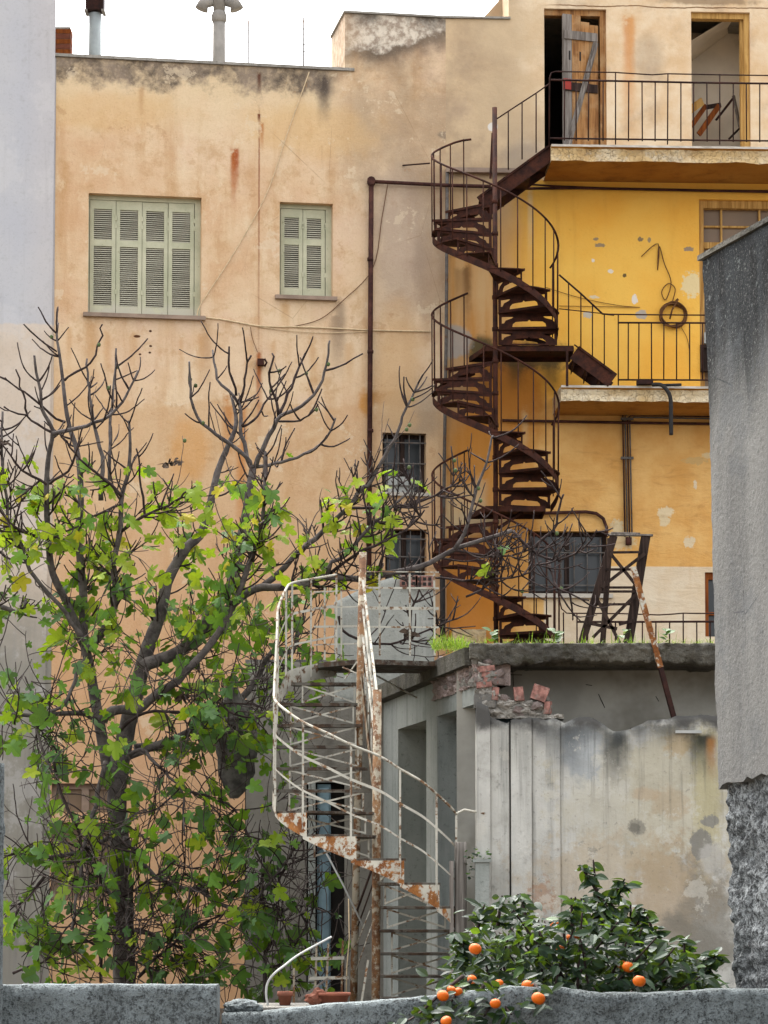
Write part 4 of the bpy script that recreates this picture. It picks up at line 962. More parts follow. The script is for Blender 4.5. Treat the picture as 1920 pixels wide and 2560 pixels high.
ga, gb = lp_('C3', 1205, 1605, 35.12), lp_('C3', 1470, 1800, 35.12)
flight(ga, gb, .62, 3, .20)
s = MB(); s.bar(lp_('C3', 1155, 1600, 35.1), lp_('C3', 1155, 1840, 35.1), .03, .03); s.build('support_post', M['brown'], SPI)
# rails along those flights
tp = [lp_('C3', 1100, 1070, 35.1), lp_('C3', 1250, 1200, 35.1), lp_('C3', 1400, 1340, 35.1), lp_('C3', 1480, 1348, 35.1)]
s = MB(); s.tube(tp, .012, 6); s.build('handrail', M['rail'], SPI)
s = MB(); s.tube([lp_('C3', 1100, 1305, 35.1), lp_('C3', 1400, 1338, 35.1)], .007, 5); s.build('handrail', M['rail'], SPI)
for x, y0, y1 in ((1165, 1128, 1560), (1250, 1205, 1590), (1330, 1280, 1650), (1412, 1342, 1710)):
    s = MB(); s.tube([lp_('C3', x, y0, 35.1), lp_('C3', x, y1, 35.1)], .0085, 5); s.build('baluster', M['rail'], SPI)
tp = [lp_('C2', 655, 440, 35.2), lp_('C2', 700, 410, 35.2), lp_('C2', 800, 345, 35.2), lp_('C2', 850, 310, 35.15)]
s = MB(); s.tube(tp, .009, 6); s.build('handrail', M['rail'], SPI)
for x, y0, y1 in ((697, 412, 628), (748, 380, 590), (800, 345, 565)):
    s = MB(); s.tube([lp_('C2', x, y0, 35.2), lp_('C2', x, y1, 35.2)], .009, 5); s.build('baluster', M['rail'], SPI)
s = MB(); s.tube([lp_('C3', 8, 315, 35.95), lp_('C3', 205, 299, 35.2)], .010, 6); s.build('wall_tie', M['rail'], SPI)
s = MB(); s.bar(lp_('C3', 640, 90, 35.2), lp_('C3', 625, 405, 35.2), .03, .012); s.build('hanging_strap', M['brown'], SPI)

# ------------------------------------------------------------------ balcony railings
def railing(name, label, Y, c, rails, bal, posts, group=None, rr=.009):
    o = tag(empty(name, (0, 0, 0)), label, 'railing', group, kind='thing')
    for r_, pts in rails:
        s = MB(); s.tube([at(c, x, y, Y(x)) for x, y in pts], r_, 6); s.build('rail', M['rail'], o)
    for x, y0, y1 in bal:
        s = MB(); s.tube([at(c, x, y0, Y(x)), at(c, x + random.uniform(-1.5, 1.5), y1, Y(x))], rr, 5); s.build('baluster', M['rail'], o)
    return o
YB = lambda off: (lambda x: off)
def yb1(x): p = B.world(B.u('C2', x, 400, .93), -.93, 0); return p.y
bl_ = [(x, 298 + (x - 850) * .012, 520 + (x - 850) * .008) for x in (905, 948, 994, 1048, 1143, 1192, 1241, 1336, 1383, 1432, 1530, 1578, 1628, 1676)]
bl_ += [(x, 268 + (x - 850) * .01, 535) for x in (1094, 1288, 1480)]
railing('balcony_railing', 'thin dark railing with a wavy top rail along the upper balcony', yb1, 'C2',
        [(.009, [(848, 540), (850, 290), (856, 270), (870, 265), (1090, 268), (1230, 277), (1288, 273), (1480, 277), (1700, 280)]), (.013, [(852, 296), (1100, 300), (1400, 306), (1700, 310)]), (.011, [(852, 512), (1100, 515), (1400, 519), (1700, 522)])], bl_, [])
def yb2(x): return B.world(B.u('C5', x, 400, .93), -.93, 0).y
bl_ = [(x, 246, 577) for x in (624, 685, 757, 829, 902, 977, 1052, 1120)] + [(566, 200, 612)]
railing('balcony_railing', 'thin dark straight railing along the lower balcony', yb2, 'C5',
        [(.009, [(480, 197), (700, 200), (1000, 202), (1200, 203)]), (.012, [(566, 246), (900, 247), (1200, 248)]), (.011, [(566, 575), (900, 576), (1200, 577)])], bl_, [])
yt = lambda x: 33.0
bl_ = [(x, 1968, 2110) for x in (390, 470, 550, 705, 783, 862, 1018, 1096)] + [(328, 1922, 2110), (940, 1920, 2110), (250, 1915, 2110), (625, 1930, 2110)]
railing('terrace_railing', 'low black railing at the back of the grassy flat roof', yt, 'C5',
        [(.008, [(218, 1720), (222, 1820), (240, 1895), (270, 1920), (400, 1921), (600, 1923), (800, 1930), (880, 1925), (940, 1920), (1180, 1923)]), (.013, [(328, 1970), (700, 1970), (1180, 1968)])], bl_, [])

# ------------------------------------------------------------------ white rusted winder stair in the courtyard
X1, Y1, X2, Y2 = at('S3', 738, 700, 27.4).x, 27.4, at('S4', 838, 700, 26.2).x, 26.2
WHT = tag(empty('winder_staircase', (0, 0, 0)), 'white rust stained metal staircase winding down to the courtyard', 'staircase')
WR = .2165; ZT9 = 1.79
def tz(k): return ZT9 + (9 - k) * WR
# each tread: inner pair (back,front) and outer pair, in plan
XLo = at('S3', 140, 1300, 27.0).x; XRo = at('S4', 1320, 900, 26.4).x + .10
treads = {}
for k in range(1, 7):
    yf = 27.62 - .235 * (k - 1); yb = yf + .27
    def xi(y): return X2 + (X1 - X2) * max(0, min(1, (y - Y2) / (Y1 - Y2)))
    xl = XLo + .14 * max(0, 2 - k) * .9
    treads[k] = [(xi(yb) - .03, yb), (xl, yb), (xl, yf), (xi(yf) - .03, yf)]
def wo_(th):
    a = R(th); rx = (X2 - XLo) if math.cos(a) < 0 else (XRo - X2); ry = .80
    return (X2 + rx * math.cos(a), Y2 - ry * math.sin(a))
for k, (a0, a1) in {7: (166, 131), 8: (134, 101), 9: (104, 71), 10: (74, 41), 11: (44, 11)}.items():
    am = (a0 + a1) / 2
    treads[k] = [(X2 + .04 * math.cos(R(a0)), Y2 - .04 * math.sin(R(a0))), wo_(a0), wo_(am), wo_(a1), (X2 + .04 * math.cos(R(a1)), Y2 - .04 * math.sin(R(a1)))]
for k in range(12, 16):
    yf = 26.05 + .235 * (k - 12); treads[k] = [(X2 + .02, yf), (XRo, yf), (XRo, yf + .27), (X2 + .02, yf + .27)]
for k, pl in treads.items():
    z = tz(k); s = MB(); s.prism(pl, lambda a, b, t: (a, b, t), z - .022, z); o = s.build('tread', M['whitet'], WHT)
    # open riser: frame with crossed flats, below the front nosing
    if k <= 6: p, q = pl[2], pl[3]
    elif k <= 11: p, q = pl[1] if k < 9 else pl[-2], pl[0] if k < 9 else pl[-1]
    else: p, q = pl[0], pl[1]
    if k >= 12: p, q = pl[3], pl[2]
    p = Vector((*p, z)); q = Vector((*q, z)); d = (q - p); a = p + d * .16; b = p + d * .92; h = Vector((0, 0, -WR + .01)); m_ = M['white']
    s = MB()
    s.bar(a + Vector((0, 0, -.02)), a + h, .016, .008); s.build('riser_upright', m_, o)
    s = MB(); s.bar(b + Vector((0, 0, -.02)), b + h, .016, .008); s.build('riser_upright', m_, o)
    s = MB(); s.bar(a + Vector((0, 0, -.03)), b + h * .94, .012, .016); s.build('riser_brace', m_, o)
    s = MB(); s.bar(a + h * .94 + Vector((0, .008, 0)), b + Vector((0, .008, -.03)), .012, .016); s.build('riser_brace', m_, o)
    s = MB(); s.bar(p + Vector((0, 0, -.015)), q + Vector((0, 0, -.015)), .03, .03); s.build('nosing', M['whitet'], o)
# outer path (plan + tread level), used by string and rails
path = []
for y in (28.55, 28.3): path.append((at('S3', 560, 500, y).x, y, tz(0)))
path += [(XLo + .55, 28.35, tz(0)), (XLo + .30, 28.15, tz(.3)), (XLo + .12, 27.9, tz(.6))]
path = path[2:]
for k in range(1, 7): path.append((XLo + .14 * max(0, 2 - k) * .5, 27.62 - .235 * (k - 1), tz(k)))
for k in range(7, 12):
    for f in (.0, .5):
        th = {7: (166, 131), 8: (134, 101), 9: (104, 71), 10: (74, 41), 11: (44, 11)}[k]; a = th[0] + (th[1] - th[0]) * f; x, y = wo_(a); path.append((x, y, tz(k + f - .45)))
x, y = wo_(14); path.append((x, y, tz(11.35)))
def smooth(p, n=3):
    p = [Vector(q) for q in p]; out = []
    for i in range(len(p) - 1):
        a, b, c, d = p[max(i - 1, 0)], p[i], p[i + 1], p[min(i + 2, len(p) - 1)]
        for j in range(n):
            t = j / n; out.append(.5 * ((2 * b) + (c - a) * t + (2 * a - 5 * b + 4 * c - d) * t * t + (3 * b - a - 3 * c + d) * t ** 3))
    out.append(p[-1]); return out
sp = smooth(path, 4)
# stepped outer plates of the winders (rust-bitten, triangular)
for k in range(7, 12):
    th = {7: (166, 131), 8: (134, 101), 9: (104, 71), 10: (74, 41), 11: (44, 11)}[k]
    s = MB(); n = 6
    for i in range(n):
        fa, fb = i / n, (i + 1) / n; a, b = th[0] + (th[1] - th[0]) * fa, th[0] + (th[1] - th[0]) * fb
        pa, pb = wo_(a), wo_(b); z = tz(k) - .02
        for e in (0, .006):
            s.face([(pa[0], pa[1] - e, z), (pb[0], pb[1] - e, z), (pb[0], pb[1] - e, z - .02 - WR * fb * .98), (pa[0], pa[1] - e, z - .02 - WR * fa * .98)])
    s.build('outer_plate', M['whiter'], WHT)
s = MB(); lo = [p for p in sp if p.y > 25.9 and p.x < X2]
for e in (0, .01): s.ribbon([p + Vector((-e, 0, -.10)) for p in lo], [(0, 0, .16)] * len(lo))
s.build('outer_string', M['white'], WHT)
s = MB(); inn = [Vector((X2 + (X1 - X2) * t - .02, Y2 + (Y1 - Y2) * t, tz(6.6 - 6 * t))) for t in (0, .25, .5, .75, 1)]
for e in (0, .01): s.ribbon([p + Vector((e, 0, -.14)) for p in inn], [(0, 0, .18)] * 5)
s.build('inner_string', M['newel'], WHT)
s = MB(); s.bar((XRo, 26.1, tz(12) - .06), (XRo, 27.1, tz(15.6)), .01, .12, side=(1, 0, 0)); s.build('outer_string', M['white'], WHT)
# posts
s = MB(); s.tube([(at('S4', 668, 1540, 27.4).x, 27.4, GZ), (X1, 27.4, at('S3', 740, 85, 27.4).z)], .036, 10); s.build('newel_post', M['newel'], WHT)
s = MB(); s.tube([(at('S4', 826, 1520, 26.2).x, 26.2, GZ), (X2, 26.2, at('S3', 870, 1035, 26.2).z)], .040, 10); s.build('newel_post', M['newel'], WHT)
# rails
hr = [p + Vector((0, 0, .92)) for p in sp]
s = MB(); s.tube(hr + [at('S3', 1440, 1865, 26.0), at('S3', 1580, 1890, 25.95)], .0125, 6); s.build('handrail', M['white'], WHT)
for dz, wv in ((.30, .020), (.61, .026)):
    s = MB(); q = [p + Vector((0, 0, dz)) for p in sp]
    for e in (0, .006): s.ribbon([p + Vector((0, -e, -wv / 2)) for p in q], [(0, 0, wv)] * len(q))
    s.build('middle_rail', M['white'], WHT)
for k in range(len(path)):
    if k % 1 == 0:
        p = Vector(path[k]); s = MB(); s.bar(p + Vector((0, 0, -.06)), p + Vector((0, 0, .91)), .020, .010); 
        if k < 9 or k % 2 == 1: s.build('baluster', M['white'], WHT)
# inner railing between the posts
for dz in (.9, .62, .34):
    s = MB(); s.bar((X1, Y1 - .02, tz(.6) + dz), (X2, Y2 + .02, tz(6.2) + dz), .022, .012); s.build('inner_rail', M['white'], WHT)
for t_ in (.2, .4, .6, .8):
    y = Y1 + (Y2 - Y1) * t_; x = X1 + (X2 - X1) * t_; z = tz(.6 + 5.6 * t_); s = MB(); s.bar((x, y, z - .1), (x, y, z + .9), .014, .01); s.build('baluster', M['white'], WHT)
# landing to the roof, with its own rails
zL = tz(0); s = MB(); lq = [(at('S3', 440, 900, 28.5).x, 28.6), (X1 - .45, 27.9), (X1, 27.42), (SIDE.world(-1.9, -.01, 0).x - .02, 27.75), (SIDE.world(-2.8, -.01, 0).x - .02, 28.7)]
s.prism(lq, lambda a, b, t: (a, b, t), zL - .05, zL - .002); s.build('landing', M['whitet'], WHT)
yr = lambda x: 27.42 + (x - 735) * .0007
for py, wv in ((218, .010), (330, .020), (470, .03), (600, .018)):
    s = MB(); s.bar(at('S3', 735, py, 27.42), at('S3', 1262, py + 4, 27.8), .012, wv); s.build('landing_rail', M['white'], WHT)
for px in (853, 1062, 1232):
    s = MB(); s.bar(at('S3', px, 232, 27.42 + (px - 735) * .0007), at('S3', px + 3, 800, 27.42 + (px - 735) * .0007), .020, .012); s.build('landing_baluster', M['white'], WHT)
for py, qy, wv in ((350, 345, .012), (460, 460, .014), (590, 595, .022), (715, 715, .014)):
    s = MB(); s.bar(at('S3', 400, py + 10, 28.4), at('S3', 730, qy, 28.6), .010, wv); s.build('landing_rail', M['white'], WHT)
for px in (475, 590): 
    s = MB(); s.bar(at('S3', px, 330, 28.5), at('S3', px, 830, 28.5), .018, .01); s.build('landing_baluster', M['white'], WHT)
s = MB(); s.bar(at('S3', 600, 880, 27.5), at('S3', 705, 925, 27.4), .012, .012); s.bar(at('S3', 700, 840, 27.42), at('S3', 615, 960, 27.5), .012, .012); s.bar(at('S3', 800, 920, 27.8), at('S3', 1110, 1090, 28.6), .014, .014); s.build('landing_brace', M['white'], WHT)
# slack wires and rods leaning under the stair
for i, (a, b, r_) in enumerate((((700, 900), (815, 580), .012), ((705, 1010), (815, 700), .008), ((700, 1130), (812, 840), .006), ((695, 1310), (805, 990), .006))):
    s = MB(); s.tube([at('S4', *a, 26.9), at('S4', *b, 26.6)], r_, 5); tag(s.build('leaning_rod', M['woodd'] if i < 2 else M['white']), ['thick dark rod slanting between the two rusty stair posts', 'second dark rod slanting between the rusty stair posts', 'thin pale rod slanting between the stair posts', 'lowest thin pale rod between the stair posts'][i], 'rod', 'rods leaning between the stair posts')
s = MB(); s.tube([at('S4', 430, 400, 26.6), at('S4', 600, 720, 26.6), at('S4', 740, 1010, 26.6)], .009, 5); tag(s.build('stay_rod', M['plast']), 'thin pale stay rod running down from the lowest winder corner', 'rod')
s = MB(); s.tube([at('S4', 640, 820, 27.2), at('S4', 645, 1100, 27.2), at('S4', 628, 1300, 27.2), at('S4', 622, 1540, 27.2)], .006, 5); tag(s.build('hanging_cable', M['cable']), 'pale cable hanging straight down beside the rusty stair post', 'cable')
# grey timber post at the foot of the stair
s = MB(); pa = at('S4', 1372, 430, 25.9); pb = at('S4', 1455, 430, 25.9); n = 26; w2 = (pb.x - pa.x) / 2; cx_ = (pa.x + pb.x) / 2; rg = []
for j in range(n + 1):
    z = GZ - .1 + (pa.z - GZ + .1) * j / n
    rg.append([(cx_ + w2 * math.cos(a) * (1 + .06 * fbm(math.cos(a), z * 3, math.sin(a), 2)) * (1 + .10 * math.sin(2 * a) ** 2), 25.9 + w2 * 1.1 * math.sin(a) * (1 + .06 * fbm(math.cos(a) + 4, z * 3, math.sin(a), 2)), z + (.012 * nz(a, 3, 1) if j == n else 0)) for a in [2 * math.pi * i / 16 for i in range(16)]])
for j in range(n):
    for i in range(16): s.face([rg[j][i], rg[j][(i + 1) % 16], rg[j + 1][(i + 1) % 16], rg[j + 1][i]], True)
s.face(rg[-1]); tag(s.build('timber_post', M['post']), 'thick weathered grey timber post at the foot of the white stair', 'post')
s = MB(); p = at('S4', 1350, 560, 25.85); s.box((p.x - .016, 25.84, GZ), (p.x + .02, 25.9, p.z)); tag(s.build('timber_batten', M['woodg']), 'narrow grey batten standing against the timber post', 'batten')
# ------------------------------------------------------------------ fig tree
def m_bark(name, a, b, sc=1.0):
    t = NT(name); n = t.noise(9 * sc, 5, .65); f = t.noise(45 * sc, 3); rg = t.noise(1, 3, .5, sc=(6, 6, 38))
    c = t.mix(t.mr(n, .3, .7), lin(a)[:3], lin(b)[:3]); c = t.mix(t.mr(f, .55, .75, 0, .5), c, tuple(v * .4 for v in lin(a)[:3]))
    return t.done(c, .9, t.ma('ADD', n, t.mul(rg, .6)), .5, .01)
M['bark'] = m_bark('grey_fig_bark', '#463f3d', '#6e6661'); M['twig'] = m_bark('dark_fig_twig', '#2a201e', '#4a3e3a', 1.5)
def m_leaf(name, cols, trans=.45, gloss=.45, spots=None):
    t = NT(name); oi = t.n('ShaderNodeObjectInfo').outputs['Random']; gi = t.n('ShaderNodeNewGeometry').outputs['Random Per Island']
    r = t.ma('FRACT', t.ma('ADD', t.mul(oi, 7.31), gi))
    rp = t.n('ShaderNodeValToRGB', {0: r}); e = rp.color_ramp.elements
    e[0].position = 0; e[0].color = lin(cols[0]); e[1].position = 1; e[1].color = lin(cols[-1])
    for i, c in enumerate(cols[1:-1]): q = e.new((i + 1) / (len(cols) - 1)); q.color = lin(c)
    c = rp.outputs[0]; n = t.noise(14, 4); c = t.mix(t.mr(n, .4, .75, 0, .35), c, lin(cols[0])[:3])
    if spots: c = t.mix(t.mr(t.noise(22, 4, .6), .63, .72, 0, .75), c, lin(spots)[:3])
    t.done(c, gloss, t.noise(30, 3), .25, .004, 0, .22)
    tr = t.n('ShaderNodeBsdfTranslucent', {0: t.mix(.5, c, lin('#9fc21e')[:3])}); mx = t.n('ShaderNodeMixShader', {0: trans, 1: t.b.outputs[0], 2: tr.outputs[0]})
    t.t.links.new(mx.outputs[0], t.out.inputs['Surface']); return t.m
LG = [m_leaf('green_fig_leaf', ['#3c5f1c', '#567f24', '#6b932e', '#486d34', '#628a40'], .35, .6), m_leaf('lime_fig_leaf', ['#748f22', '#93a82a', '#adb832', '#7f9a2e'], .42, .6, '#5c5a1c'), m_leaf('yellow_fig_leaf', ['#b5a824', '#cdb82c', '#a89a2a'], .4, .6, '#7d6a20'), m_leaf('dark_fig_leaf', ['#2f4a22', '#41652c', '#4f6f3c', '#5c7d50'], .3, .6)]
def fig_leaf(seed, mat):
    """five-lobed blade with folded midrib, petiole included; base at the origin, tip along +x, unit length"""
    rn = random.Random(seed); s = MB(); half = []
    base = [(0.02, .02), (-.10, .18), (-.13, .32), (-.03, .44), (.10, .43), (.19, .37), (.24, .29), (.28, .40), (.36, .52), (.50, .58), (.61, .52), (.62, .40), (.56, .29), (.53, .21), (.64, .25), (.78, .26), (.90, .18), (.98, .06), (1.0, 0)]
    sp_ = rn.uniform(.8, 1.08)
    def side(sg):
        return [(x * rn.uniform(.96, 1.04), sg * y * sp_ * rn.uniform(.92, 1.08)) for x, y in base]
    cup = rn.uniform(-.35, .45); curl = rn.uniform(-.1, .8); tw = rn.uniform(-.5, .5)
    def z3(x, y): return (x, y, abs(y) * cup - curl * x * x * .55 + tw * x * y + .03 * math.sin(9 * x + seed) * abs(y))
    for sg in (1, -1):
        o = side(sg); mids = [(0.02, 0), (.1, 0), (.22, 0), (.42, 0), (.6, 0), (1.0, 0)]
        rib = lambda x: (max(0.0, min(1.0, x)), 0)
        n0 = len(s.v); s.v += [z3(*p) for p in o]; m0 = len(s.v); ribx = [0, .05, .12, .2, .26, .34, .44, .52, .62, .78, .9]; s.v += [z3(x, 0) for x in ribx]
        def rb(x): return m0 + min(range(len(ribx)), key=lambda i: abs(ribx[i] - x))
        link = [0, 0, 0, .05, .12, .12, .2, .2, .26, .34, .44, .44, .44, .44, .52, .62, .78, .9, .9]
        for i in range(len(o) - 1):
            a, b = rb(link[i]), rb(link[i + 1])
            f = (n0 + i, n0 + i + 1, b) if a == b else (n0 + i, n0 + i + 1, b, a)
            if sg < 0: f = f[::-1]
            s.f.append(f); s.sm.append(True)
    s.tube([(-.42, 0, .10), (-.2, 0, .04), (.02, 0, 0)], [.014, .012, .012], 3, False)
    me = s.mesh('leaf', mat)
    return me
LEAF = [[fig_leaf(10 * j + i, LG[j]) for i in range(9)] for j in range(4)]

